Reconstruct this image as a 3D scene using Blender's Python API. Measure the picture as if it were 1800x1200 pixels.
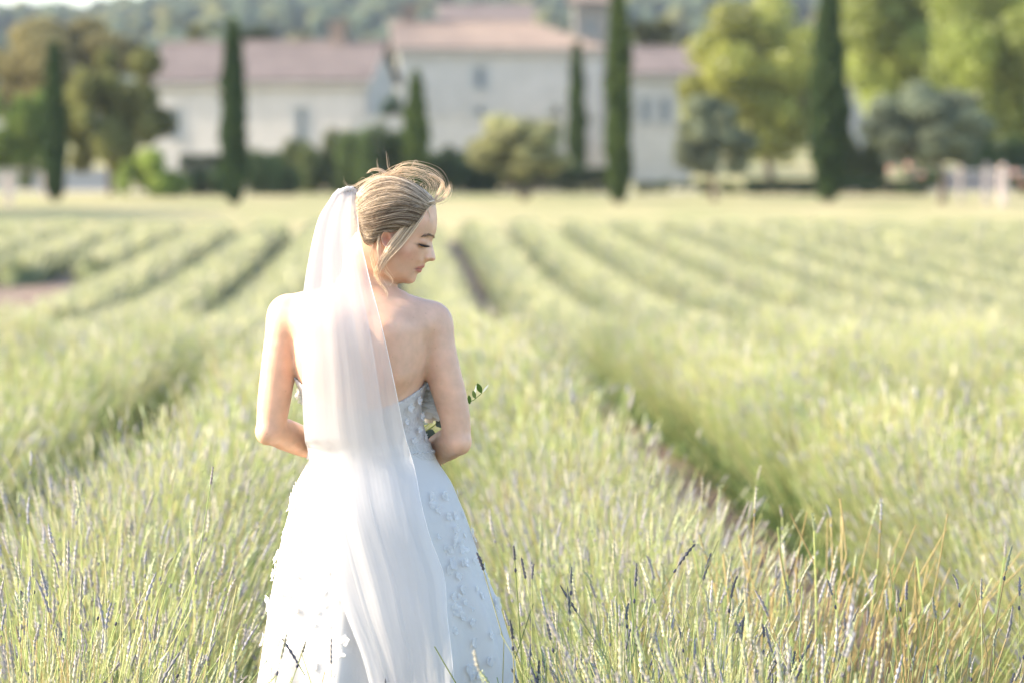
import bpy, math, random
import numpy as np
from mathutils import Vector

for _o in list(bpy.data.objects):
    bpy.data.objects.remove(_o, do_unlink=True)
SC = bpy.context.scene
COL = SC.collection
RAD = math.radians

# ------------------------------------------------------------------ camera
CAM_Z = 1.60                       # eye height of the photographer
FPX = 6750.0                       # 135 mm lens, in pixels of the 1800 px wide photograph
PITCH = math.atan(240.0 / FPX)     # looking slightly down
BRIDE_Y = 7.58
cam_data = bpy.data.cameras.new('camera')
cam_data.lens = 135.0
cam_data.sensor_width = 36.0
cam_data.clip_start = 0.1
cam_data.clip_end = 6000.0
cam_data.dof.use_dof = True
cam_data.dof.focus_distance = 7.50
cam_data.dof.aperture_fstop = 4.2
cam_ob = bpy.data.objects.new('camera', cam_data)
COL.objects.link(cam_ob)
cam_ob.location = (0, 0, CAM_Z)
cam_ob.rotation_euler = (RAD(90) - PITCH, 0, 0)
SC.camera = cam_ob

# ------------------------------------------------------------------ daylight
SUN_EL, SUN_BACK = RAD(28), RAD(3)     # low sun from the left, just behind the bride
sun_dir = Vector((-math.cos(SUN_EL) * math.cos(SUN_BACK), math.cos(SUN_EL) * math.sin(SUN_BACK), math.sin(SUN_EL)))
world = bpy.data.worlds.new('World')
SC.world = world
world.use_nodes = True
_nt = world.node_tree
_bg = _nt.nodes['Background']
_sky = _nt.nodes.new('ShaderNodeTexSky')
_sky.sky_type = 'NISHITA'
_sky.sun_disc = False
_sky.sun_elevation = SUN_EL
_sky.sun_rotation = math.atan2(sun_dir.x, sun_dir.y)
_sky.altitude = 200
_sky.air_density = 1.0
_sky.dust_density = 2.5
_sky.ozone_density = 1.0
_nt.links.new(_sky.outputs[0], _bg.inputs[0])
_bg.inputs[1].default_value = 0.15
sun_data = bpy.data.lights.new('sun', 'SUN')
sun_data.energy = 2.85
sun_data.angle = RAD(0.6)
sun_data.color = (1.0, 0.87, 0.69)
sun_ob = bpy.data.objects.new('sun', sun_data)
COL.objects.link(sun_ob)
sun_ob.rotation_euler = (-sun_dir).to_track_quat('-Z', 'Y').to_euler()
sun_ob.location = (-30, 10, 30)

SC.view_settings.view_transform = 'Standard'
SC.view_settings.look = 'None'
SC.view_settings.gamma = 1.0
SC.view_settings.exposure = 2.03
SC.view_settings.use_curve_mapping = False
SC.render.engine = 'CYCLES'
SC.cycles.use_denoising = True
SC.cycles.max_bounces = 6
SC.cycles.use_light_tree = False
SC.cycles.use_adaptive_sampling = True
SC.cycles.adaptive_threshold = 0.015
SC.cycles.diffuse_bounces = 3
SC.cycles.glossy_bounces = 2
SC.cycles.transmission_bounces = 6
SC.cycles.transparent_max_bounces = 10
SC.cycles.caustics_reflective = False
SC.cycles.caustics_refractive = False
# ------------------------------------------------------------------ helpers
RNG = np.random.default_rng(7)
_F = np.array([0, math.cos(PITCH), -math.sin(PITCH)])
_U = np.array([0, math.sin(PITCH), math.cos(PITCH)])
_R = np.array([1.0, 0, 0])

def at(px, py, Y):
    """a point of the photograph, on the plane Y metres in front of the camera"""
    d = _F + _R * ((px - 900.0) / FPX) + _U * ((600.0 - py) / FPX)
    t = Y / d[1]
    return np.array([0, 0, CAM_Z]) + d * t

def hermite(x, xs, ys):
    x = np.asarray(x, float); xs = np.asarray(xs, float); ys = np.asarray(ys, float)
    m = np.gradient(ys, xs)
    i = np.clip(np.searchsorted(xs, x) - 1, 0, len(xs) - 2)
    h = xs[i + 1] - xs[i]
    t = np.clip((x - xs[i]) / h, 0, 1)
    t2, t3 = t * t, t * t * t
    return (2*t3-3*t2+1)*ys[i] + (t3-2*t2+t)*h*m[i] + (-2*t3+3*t2)*ys[i+1] + (t3-t2)*h*m[i+1]

def resample(pts, n):
    pts = np.asarray(pts, float)
    d = np.r_[0, np.cumsum(np.linalg.norm(np.diff(pts, axis=0), axis=1))]
    s = np.linspace(0, d[-1], n)
    return np.stack([hermite(s, d, pts[:, c]) for c in range(pts.shape[1])], 1)

def np_mesh(name, V, faces, col=None, smooth=True):
    """faces: list of (n,k) int arrays"""
    me = bpy.data.meshes.new(name)
    V = np.ascontiguousarray(V, dtype=np.float32)
    me.vertices.add(len(V)); me.vertices.foreach_set('co', V.ravel())
    faces = [np.asarray(f) for f in faces if len(f)]
    loops = np.concatenate([f.ravel() for f in faces]).astype(np.int32)
    sizes = np.concatenate([np.full(len(f), f.shape[1]) for f in faces])
    starts = np.r_[0, np.cumsum(sizes)[:-1]].astype(np.int32)
    me.loops.add(len(loops)); me.loops.foreach_set('vertex_index', loops)
    me.polygons.add(len(sizes)); me.polygons.foreach_set('loop_start', starts)
    me.polygons.foreach_set('use_smooth', np.full(len(sizes), bool(smooth)))
    me.update(calc_edges=True)
    if col is not None:
        a = me.attributes.new('Col', 'FLOAT_COLOR', 'POINT')
        c = np.ones((len(V), 4), dtype=np.float32); c[:, :3] = col
        a.data.foreach_set('color', c.ravel())
    return me

def link(name, data, mat=None, parent=None, loc=None, label=None, cat=None, group=None, kind=None):
    o = bpy.data.objects.new(name, data)
    COL.objects.link(o)
    if mat is not None and data is not None and not data.materials:
        data.materials.append(mat)
    if parent is not None:
        o.parent = parent
    if loc is not None:
        o.location = loc
    tag(o, label, cat, group, kind)
    return o

def tag(o, label=None, cat=None, group=None, kind=None):
    if label: o['label'] = label
    if cat: o['category'] = cat
    if group: o['group'] = group
    if kind: o['kind'] = kind
    return o

class MB:
    """collects pieces of one mesh"""
    def __init__(self):
        self.V, self.Q, self.C, self.n = [], [], [], 0
    def add(self, V, faces, col=None):
        V = np.asarray(V, float)
        for f in faces:
            if len(f): self.Q.append(np.asarray(f) + self.n)
        self.V.append(V)
        self.C.append(np.broadcast_to(np.asarray((1, 1, 1) if col is None else col, float), (len(V), 3)))
        self.n += len(V)
        return self
    def box(self, lo, hi, col=None):
        x0, y0, z0 = lo; x1, y1, z1 = hi
        V = [(x0,y0,z0),(x1,y0,z0),(x1,y1,z0),(x0,y1,z0),(x0,y0,z1),(x1,y0,z1),(x1,y1,z1),(x0,y1,z1)]
        return self.add(V, [np.array([(0,3,2,1),(4,5,6,7),(0,1,5,4),(1,2,6,5),(2,3,7,6),(3,0,4,7)])], col)
    def mesh(self, name, smooth=True):
        by = {}
        for q in self.Q: by.setdefault(q.shape[1], []).append(q)
        return np_mesh(name, np.concatenate(self.V), [np.concatenate(v) for v in by.values()], np.concatenate(self.C), smooth)

def tubes(P, R, sides=3, caps=False, jit=None):
    """P (N,K,3) paths, R (N,K) radii -> vertices, quads (and the vertex count per tube)"""
    P = np.asarray(P, float); R = np.asarray(R, float)
    N, K, _ = P.shape
    T = np.gradient(P, axis=1)
    T /= np.linalg.norm(T, axis=2, keepdims=True) + 1e-12
    ref = np.where(np.abs(T[:, :1, 2:3]) > .8, np.array([1.0, .13, 0]), np.array([0.1, 0.1, 1.0]))
    A = np.cross(T, np.broadcast_to(ref, T.shape)); A /= np.linalg.norm(A, axis=2, keepdims=True) + 1e-12
    B = np.cross(T, A)
    th = np.linspace(0, 2*np.pi, sides, endpoint=False)
    ph = np.zeros((N, K, 1)) if jit is None else jit[..., None]
    c, s = np.cos(th + ph), np.sin(th + ph)
    V = P[:, :, None, :] + R[:, :, None, None] * (c[..., None] * A[:, :, None, :] + s[..., None] * B[:, :, None, :])
    i = np.arange(N * K * sides).reshape(N, K, sides)
    a = i[:, :-1, :]; b = i[:, 1:, :]
    Q = np.stack([a, np.roll(a, -1, 2), np.roll(b, -1, 2), b], -1).reshape(-1, 4)
    return V.reshape(-1, 3), [Q]

def surface_nets(Fg, org, h):
    Fg = Fg.astype(np.float32)
    cs = np.array(Fg.shape) - 1
    n = int(np.prod(cs))
    acc = np.zeros((n, 3)); cnt = np.zeros(n)
    quads = []
    for ax in range(3):
        sl0 = [slice(None)]*3; sl1 = [slice(None)]*3
        sl0[ax] = slice(0, -1); sl1[ax] = slice(1, None)
        a = Fg[tuple(sl0)]; b = Fg[tuple(sl1)]
        cr = (a < 0) != (b < 0)
        idx = np.argwhere(cr)
        if not len(idx): continue
        av = a[cr].astype(float); bv = b[cr].astype(float)
        pos = idx.astype(float); pos[:, ax] += av / (av - bv)
        o1, o2 = (ax + 1) % 3, (ax + 2) % 3
        cells, okall = [], np.ones(len(idx), bool)
        for d1, d2 in ((0, 0), (-1, 0), (-1, -1), (0, -1)):
            c = idx.copy(); c[:, o1] += d1; c[:, o2] += d2
            ok = ((c >= 0) & (c < cs)).all(1)
            f = (c[:, 0] * cs[1] + c[:, 1]) * cs[2] + c[:, 2]
            f = np.where(ok, f, 0)
            for k in range(3):
                acc[:, k] += np.bincount(f[ok], pos[ok, k], n)
            cnt += np.bincount(f[ok], None, n)
            cells.append(f); okall &= ok
        q = np.stack(cells, 1)
        flip = av < 0
        q[~flip] = q[~flip][:, ::-1]
        quads.append(q[okall])
    used = cnt > 0
    vid = np.full(n, -1); vid[used] = np.arange(used.sum())
    V = acc[used] / cnt[used][:, None] * h + np.asarray(org)
    return V, vid[np.concatenate(quads)]

# ------------------------------------------------------------------ materials
def new_mat(name):
    m = bpy.data.materials.new(name)
    m.use_nodes = True
    nt = m.node_tree
    nt.nodes.clear()
    out = nt.nodes.new('ShaderNodeOutputMaterial')
    return m, nt, out

def N(nt, typ, **kw):
    n = nt.nodes.new(typ)
    for k, v in kw.items():
        if k.startswith('_'):
            setattr(n, k[1:], v)
        else:
            n.inputs[k.replace('__', ' ')].default_value = v
    return n

def rgb(c): return (c[0], c[1], c[2], 1.0)

def leaf_mat(name, trans=0.4, rough=0.55, spec=0.25, noise=0.0, tint=(1, 1, 1)):
    """foliage: colour comes from the 'Col' attribute of each leaf or stem"""
    m, nt, out = new_mat(name)
    at_ = N(nt, 'ShaderNodeAttribute', _attribute_name='Col')
    colr = at_.outputs['Color']
    mul = N(nt, 'ShaderNodeMix', _data_type='RGBA', _blend_type='MULTIPLY'); mul.inputs['Factor'].default_value = 1.0
    nt.links.new(colr, mul.inputs['A'])
    if noise > 0:
        tc = N(nt, 'ShaderNodeNewGeometry')
        nz = N(nt, 'ShaderNodeTexNoise', Scale=noise, Detail=2.0)
        nt.links.new(tc.outputs['Position'], nz.inputs['Vector'])
        mr = N(nt, 'ShaderNodeMapRange'); mr.inputs['To Min'].default_value = .6; mr.inputs['To Max'].default_value = 1.4
        nt.links.new(nz.outputs[0], mr.inputs[0])
        sc = N(nt, 'ShaderNodeVectorMath', _operation='SCALE'); sc.inputs[0].default_value = tint
        nt.links.new(mr.outputs[0], sc.inputs['Scale'])
        nt.links.new(sc.outputs[0], mul.inputs['B'])
    else:
        mul.inputs['B'].default_value = rgb(tint)
    c = mul.outputs['Result']
    p = N(nt, 'ShaderNodeBsdfPrincipled', Roughness=rough); p.inputs['Specular IOR Level'].default_value = spec
    t = N(nt, 'ShaderNodeBsdfTranslucent')
    mx = N(nt, 'ShaderNodeMixShader', Fac=trans)
    nt.links.new(c, p.inputs['Base Color']); nt.links.new(c, t.inputs['Color'])
    nt.links.new(p.outputs[0], mx.inputs[1]); nt.links.new(t.outputs[0], mx.inputs[2])
    nt.links.new(mx.outputs[0], out.inputs['Surface'])
    return m

def plain_mat(name, col, rough=0.7, scale=4.0, var=0.25, col2=None, bump=0.0, spec=0.3, detail=5.0, attr=False):
    m, nt, out = new_mat(name)
    g = N(nt, 'ShaderNodeNewGeometry')
    nz = N(nt, 'ShaderNodeTexNoise', Scale=scale, Detail=detail, Roughness=.6)
    nt.links.new(g.outputs['Position'], nz.inputs['Vector'])
    ramp = N(nt, 'ShaderNodeMix', _data_type='RGBA')
    mr = N(nt, 'ShaderNodeMapRange'); mr.inputs['From Min'].default_value = .3; mr.inputs['From Max'].default_value = .7
    nt.links.new(nz.outputs[0], mr.inputs[0]); nt.links.new(mr.outputs[0], ramp.inputs['Factor'])
    c2 = col2 if col2 is not None else tuple(min(1, x * (1 + var)) for x in col)
    ramp.inputs['A'].default_value = rgb(tuple(x * (1 - var) for x in col) if col2 is None else col)
    ramp.inputs['B'].default_value = rgb(c2)
    c = ramp.outputs['Result']
    if attr:
        a = N(nt, 'ShaderNodeAttribute', _attribute_name='Col')
        mul = N(nt, 'ShaderNodeMix', _data_type='RGBA', _blend_type='MULTIPLY'); mul.inputs['Factor'].default_value = 1.0
        nt.links.new(c, mul.inputs['A']); nt.links.new(a.outputs['Color'], mul.inputs['B']); c = mul.outputs['Result']
    p = N(nt, 'ShaderNodeBsdfPrincipled', Roughness=rough); p.inputs['Specular IOR Level'].default_value = spec
    nt.links.new(c, p.inputs['Base Color'])
    if bump:
        b = N(nt, 'ShaderNodeBump', Strength=bump, Distance=.02)
        nt.links.new(nz.outputs[0], b.inputs['Height']); nt.links.new(b.outputs[0], p.inputs['Normal'])
    nt.links.new(p.outputs[0], out.inputs['Surface'])
    return m

def srgb(r, g, b):
    f = lambda v: (v/255/12.92) if v/255 <= .04045 else ((v/255+.055)/1.055)**2.4
    return (f(r), f(g), f(b))
# ================================================================== terrain
_gy_ = [-30, 0, 7.6, 13, 31, 49, 65, 86, 97, 125, 150, 200, 300, 500, 3500]
_gz_ = [.04, .0, .0, .04, -.08, -.20, .02, .46, .66, 1.42, 1.98, 3.2, 6.0, 8.0, 8.0]
def ground_z(y): return hermite(y, _gy_, _gz_)
ROW_S, ROW_SLOPE, LANE0 = 1.27, -.0295, -.015
def lane_x(k, y): return LANE0 + ROW_S*(k-2) + ROW_SLOPE*y
FIELD_END = 97.0
ys = np.r_[np.arange(-30, 30, .5), np.arange(30, 200, 2.0), np.arange(200, 500, 15), np.linspace(500, 3500, 12)]
xs = np.r_[np.linspace(-2500, -80, 12)[:-1], np.arange(-80, -8, 3.0), np.arange(-8, 8, .4), np.arange(8, 80.1, 3.0), np.linspace(80, 2500, 12)[1:]]
GX, GY = np.meshgrid(xs, ys, indexing='ij')
GZ = ground_z(GY) + .012*np.sin(GX*5.1+GY*1.3)*np.sin(GY*4.3) * (GY < 97)
i = np.arange(GX.size).reshape(GX.shape)
Qg = np.stack([i[:-1, :-1], i[1:, :-1], i[1:, 1:], i[:-1, 1:]], -1).reshape(-1, 4)

def ground_mat():
    """bare stony soil in the field, mown dry grass beyond it"""
    m, nt, out = new_mat('field_ground')
    g = N(nt, 'ShaderNodeNewGeometry')
    sep = N(nt, 'ShaderNodeSeparateXYZ'); nt.links.new(g.outputs['Position'], sep.inputs[0])
    n1 = N(nt, 'ShaderNodeTexNoise', Scale=3.0, Detail=6.0); n2 = N(nt, 'ShaderNodeTexNoise', Scale=.25, Detail=5.0); n3 = N(nt, 'ShaderNodeTexVoronoi', Scale=35.0)
    for n in (n1, n2, n3): nt.links.new(g.outputs['Position'], n.inputs['Vector'])
    soil = N(nt, 'ShaderNodeMix', _data_type='RGBA'); soil.inputs['A'].default_value = rgb((.16, .115, .085)); soil.inputs['B'].default_value = rgb((.30, .225, .17))
    nt.links.new(n1.outputs[0], soil.inputs['Factor'])
    gr = N(nt, 'ShaderNodeMix', _data_type='RGBA'); gr.inputs['A'].default_value = rgb((.22, .235, .10)); gr.inputs['B'].default_value = rgb((.40, .335, .19))
    mr2 = N(nt, 'ShaderNodeMapRange'); mr2.inputs['From Min'].default_value = .35; mr2.inputs['From Max'].default_value = .65; nt.links.new(n2.outputs[0], mr2.inputs[0])
    nt.links.new(mr2.outputs[0], gr.inputs['Factor'])
    w = N(nt, 'ShaderNodeMapRange'); w.inputs['From Min'].default_value = 97.0; w.inputs['From Max'].default_value = 100.0; nt.links.new(sep.outputs[1], w.inputs[0])
    mx = N(nt, 'ShaderNodeMix', _data_type='RGBA'); nt.links.new(w.outputs[0], mx.inputs['Factor']); nt.links.new(soil.outputs['Result'], mx.inputs['A']); nt.links.new(gr.outputs['Result'], mx.inputs['B'])
    p = N(nt, 'ShaderNodeBsdfPrincipled', Roughness=.95); p.inputs['Specular IOR Level'].default_value = .1
    nt.links.new(mx.outputs['Result'], p.inputs['Base Color'])
    b = N(nt, 'ShaderNodeBump', Strength=.6, Distance=.03); nt.links.new(n3.outputs['Distance'], b.inputs['Height']); nt.links.new(b.outputs[0], p.inputs['Normal'])
    nt.links.new(p.outputs[0], out.inputs['Surface'])
    return m
link('ground', np_mesh('ground', np.stack([GX, GY, GZ], -1).reshape(-1, 3), [Qg]), ground_mat(), kind='structure')

# wooded hills behind the village
def ridge(px):
    return np.interp(px, [-1500, -600, 0, 100, 200, 300, 380, 430, 520, 700, 900, 1050, 1300, 1800, 2600, 3600], [-20, 25, 13, 24, 27, 24, 14, 2, -12, -8, -4, -14, -20, -25, 10, 40])
hx = np.linspace(-620, 620, 260); NJ = 46
V = []
for j in range(NJ):
    t = j/(NJ-1); y = 560 + 700*t
    px = 900 + FPX*hx/1260.0
    top = CAM_Z + (360-ridge(px))/FPX*1260
    z = 6 + (top-6)*(t**.75)
    z = z + (1-.4*t)*(2.2*np.sin(hx*.11+t*9)*np.sin(hx*.053+t*17) + 1.2*np.sin(hx*.31+j*2.1))*min(1, t*6)
    V.append(np.stack([hx, np.full_like(hx, y), z], 1))
for d in (40, 400):                                   # the far side falls away
    V.append(np.stack([hx, np.full_like(hx, 1260+d), np.where(d == 400, 0, V[NJ-1][:, 2]-2)], 1))
HV = np.stack(V); i = np.arange(HV.shape[0]*HV.shape[1]).reshape(HV.shape[:2])
Qh_ = np.stack([i[:-1, :-1], i[:-1, 1:], i[1:, 1:], i[1:, :-1]], -1).reshape(-1, 4)
M_HILL = plain_mat('hill_scrub', (.050, .075, .040), .95, .05, .5, col2=(.16, .15, .09), spec=.1)
link('hills', np_mesh('hills', HV.reshape(-1, 3), [Qh_]), M_HILL, kind='structure')
# woods on the slopes: one uncountable mass of crowns
rw = np.random.default_rng(77)
mbx = MB()
n = 4200
jj = rw.uniform(0, NJ-1.01, n); xx = rw.uniform(-330, 330, n)
ico = np.array([(0,0,1),(.89,0,.45),(.28,.85,.45),(-.72,.53,.45),(-.72,-.53,.45),(.28,-.85,.45),(.72,.53,-.45),(-.28,.85,-.45),(-.89,0,-.45),(-.28,-.85,-.45),(.72,-.53,-.45),(0,0,-1)], float)
icf = np.array([(0,1,2),(0,2,3),(0,3,4),(0,4,5),(0,5,1),(1,6,2),(2,7,3),(3,8,4),(4,9,5),(5,10,1),(6,7,2),(7,8,3),(8,9,4),(9,10,5),(10,6,1),(11,7,6),(11,8,7),(11,9,8),(11,10,9),(11,6,10)])
fi = np.clip(np.searchsorted(hx, xx), 1, len(hx)-1)
zz = HV[jj.astype(int), fi, 2]; yy = HV[jj.astype(int), fi, 1]
R = rw.uniform(1.6, 3.8, n)
Vw = np.stack([xx, yy, zz + R*.5], 1)[:, None] + ico[None]*R[:, None, None]*rw.uniform(.75, 1.25, (n, 12, 1))*np.array([1.1, 1.1, .95])
Fw = (np.arange(n)[:, None, None]*12 + icf[None]).reshape(-1, 3)
cw = np.array((.048, .066, .040))*rw.uniform(.6, 1.5, (n, 1)) + np.array((.05, .035, .0))*(rw.random((n, 1)) < .25)
link('far_woods', np_mesh('far_woods', Vw.reshape(-1, 3), [Fw], np.repeat(cw, 12, 0)), leaf_mat('far_wood_leaf', .1, .9, .05, .8), kind='stuff',
     label='distant dark green woods covering the hazy hills', cat='woods')
# ================================================================== lavender
M_LAV = leaf_mat('lavender', .30, .6, .15)
STEM_C = np.array([(.41, .475, .18), (.50, .535, .22), (.33, .415, .16), (.56, .535, .27), (.51, .53, .26)])
SPIKE_C = np.array([(.46, .42, .39), (.53, .50, .40), (.38, .37, .39), (.56, .54, .38), (.46, .50, .30)])
LEAF_C = np.array([(.14, .21, .075), (.20, .27, .095), (.10, .155, .06), (.26, .31, .13)])

def plant_mesh(name, seed, n, sides, K, rs, spike, nleaf, spread=.58, tall=.80, dark=0.0, straw=0.0):
    """one lavender bush: a low leafy mound, splayed stems and flower spikes. Origin at the root"""
    r = np.random.default_rng(seed); mb = MB()
    a = r.uniform(0, 2*np.pi, n); rad = np.sqrt(r.uniform(0, 1, n))
    L = tall*(r.normal(.90, .12, n)).clip(.5, 1.22)*(1-.22*rad**2)
    base = np.stack([.15*rad*np.cos(a), .15*rad*np.sin(a), np.full(n, .02)], 1)
    dirx = rad*spread*np.cos(a) + r.normal(0, .13, n); diry = rad*spread*np.sin(a) + r.normal(0, .13, n)
    t = np.linspace(0, 1, K)
    lean = r.normal(0, .05, (n, 2)) + np.array([.03, .0])      # breeze from the left
    bx = base[:, None, 0] + dirx[:, None]*(t**.8)[None]*.80*L[:, None]/.8 + lean[:, :1]*t[None]**2
    by = base[:, None, 1] + diry[:, None]*(t**.8)[None]*.80*L[:, None]/.8 + lean[:, 1:]*t[None]**2
    hor = np.sqrt(dirx**2+diry**2)
    bz = base[:, None, 2] + (L*np.sqrt(np.maximum(.30, 1-.75*hor**2)))[:, None]*(t[None]**(.85+.35*hor[:, None]))
    w = r.normal(0, .016, (n, K, 2))*t[None, :, None]; bx = bx + w[..., 0]; by = by + w[..., 1]
    P = np.stack([bx, by, bz], -1)
    ci = r.integers(0, len(STEM_C), n)
    c = STEM_C[ci]*r.uniform(.8, 1.2, (n, 1))
    st = r.random(n) < straw
    c[st] = np.array((.46, .36, .17))*r.uniform(.8, 1.2, (st.sum(), 1))
    if dark: c = c*(1-dark*.35)
    R = rs*r.uniform(.75, 1.3, (n, 1))*(1.15-.45*t[None])
    V, Fq = tubes(P, R, sides); mb.add(V, Fq, np.repeat(c, K*sides, 0))
    # spikes on most stems
    has = np.where(r.random(n) < (.38 if spike == 2 else .30))[0]
    m = len(has)
    tip = P[has, -1]; d = P[has, -1]-P[has, -2]; d /= np.linalg.norm(d, axis=1)[:, None]
    sl = r.uniform(.030, .062, m)
    sc = SPIKE_C[r.integers(0, len(SPIKE_C), m)]*r.uniform(.75, 1.2, (m, 1))
    if dark: sc = sc*(1-dark) + np.array((.085, .090, .125))*dark
    if spike == 2:
        rr = np.array([.5, 3.1, 1.7, 3.7, 1.9, 3.8, 1.8, 3.2, 1.4, 2.2, .3])*.001
        KS = len(rr); u = np.linspace(0, 1, KS)
        bend = r.normal(0, .10, (m, 1, 3))*(u[None, :, None]**2)*sl[:, None, None]
        PS = tip[:, None] + d[:, None]*sl[:, None, None]*u[None, :, None] + bend
        RS = rr[None]*r.uniform(.75, 1.25, (m, KS))
        V, Fq = tubes(PS, RS, 5, jit=np.broadcast_to(np.arange(KS)*.63, (m, KS)))
        cs = np.repeat(sc, KS*5, 0)*np.tile(np.repeat(np.where(rr > .0025, 1.15, .8), 5), m)[:, None]
        mb.add(V, Fq, cs)
        # the lower whorl stands apart
        lw = has[r.random(m) < .55]
        d2 = P[lw, -1]-P[lw, -2]; d2 /= np.linalg.norm(d2, axis=1)[:, None]
        p0 = P[lw, -1] - d2*r.uniform(.012, .03, (len(lw), 1))
        u = np.array([-.5, -.2, .2, .5])*.010
        PS = p0[:, None] + d2[:, None]*u[None, :, None]
        V, Fq = tubes(PS, np.tile(np.array([[.8, 2.8, 2.6, .8]])*.001, (len(lw), 1)), 5)
        mb.add(V, Fq, np.array((.30, .28, .28)) if not dark else np.array((.09, .09, .12)))
        # sepal tufts give the spikes their ragged edge
        q = r.integers(0, m, m*5); uu = r.uniform(.05, .95, len(q))[:, None]
        o = tip[q] + d[q]*sl[q][:, None]*uu
        sd = r.normal(0, 1, (len(q), 3)); sd -= d[q]*(sd*d[q]).sum(1)[:, None]; sd /= np.linalg.norm(sd, axis=1)[:, None]
        e = o + sd*.0052 + d[q]*.005
        wv = np.cross(sd, d[q])*.0013
        V = np.stack([o-wv, o+wv, e], 1).reshape(-1, 3)
        mb.add(V, [np.arange(len(V)).reshape(-1, 3)], np.repeat(sc[q]*1.2, 3, 0))
    elif spike == 1:
        u = np.array([0, .35, .7, 1.0]); rr = np.array([.8, 4.2, 3.6, .5])*.001*1.2
        PS = tip[:, None] + d[:, None]*sl[:, None, None]*u[None, :, None]
        V, Fq = tubes(PS, np.tile(rr, (m, 1))*r.uniform(.8, 1.3, (m, 1)), 3); mb.add(V, Fq, np.repeat(sc, 12, 0))
    # leaves in the mound
    if nleaf:
        ph = r.uniform(0, 2*np.pi, nleaf); q = r.uniform(0, 1, nleaf)**.6
        el = r.uniform(.15, 1.45, nleaf)
        o = np.stack([.34*q*np.cos(ph)*np.cos(el)+.04*r.normal(size=nleaf), .34*q*np.sin(ph)*np.cos(el)+.04*r.normal(size=nleaf), .03+.50*q*np.sin(el)], 1)
        dv = np.stack([np.cos(ph)*.5, np.sin(ph)*.5, np.full(nleaf, .9)], 1) + r.normal(0, .35, (nleaf, 3)); dv /= np.linalg.norm(dv, axis=1)[:, None]
        ll = r.uniform(.05, .11, nleaf)[:, None]*(1.0 if spike == 2 else 1.3)
        sd = np.cross(dv, r.normal(size=(nleaf, 3))); sd /= np.linalg.norm(sd, axis=1)[:, None]
        wd = .0022 if spike == 2 else .006
        V = np.stack([o-sd*wd, o+sd*wd, o+dv*ll*.6+sd*wd, o+dv*ll*.6-sd*wd, o+dv*ll], 1)
        k = np.arange(nleaf)[:, None]*5
        lc = LEAF_C[r.integers(0, 4, nleaf)]*r.uniform(.8, 1.25, (nleaf, 1))
        mb.add(V.reshape(-1, 3), [k + np.array([[0, 1, 2, 3]]), k + np.array([[3, 2, 4]])], np.repeat(lc, 5, 0))
    me = mb.mesh(name, smooth=True)
    me.materials.append(M_LAV)
    return me

NEAR = [plant_mesh('lavender_plant', 500+i, 760, 3, 5, .0011, 2, 1800, .40+.03*(i % 3), .74, straw=(.05, .1, .25)[i % 3]) for i in range(8)]
MID = [plant_mesh('lavender_plant_mid', 600+i, 360, 3, 3, .0021, 1, 520, .30, .75, straw=(.05, .15)[i % 2]) for i in range(6)]

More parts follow.
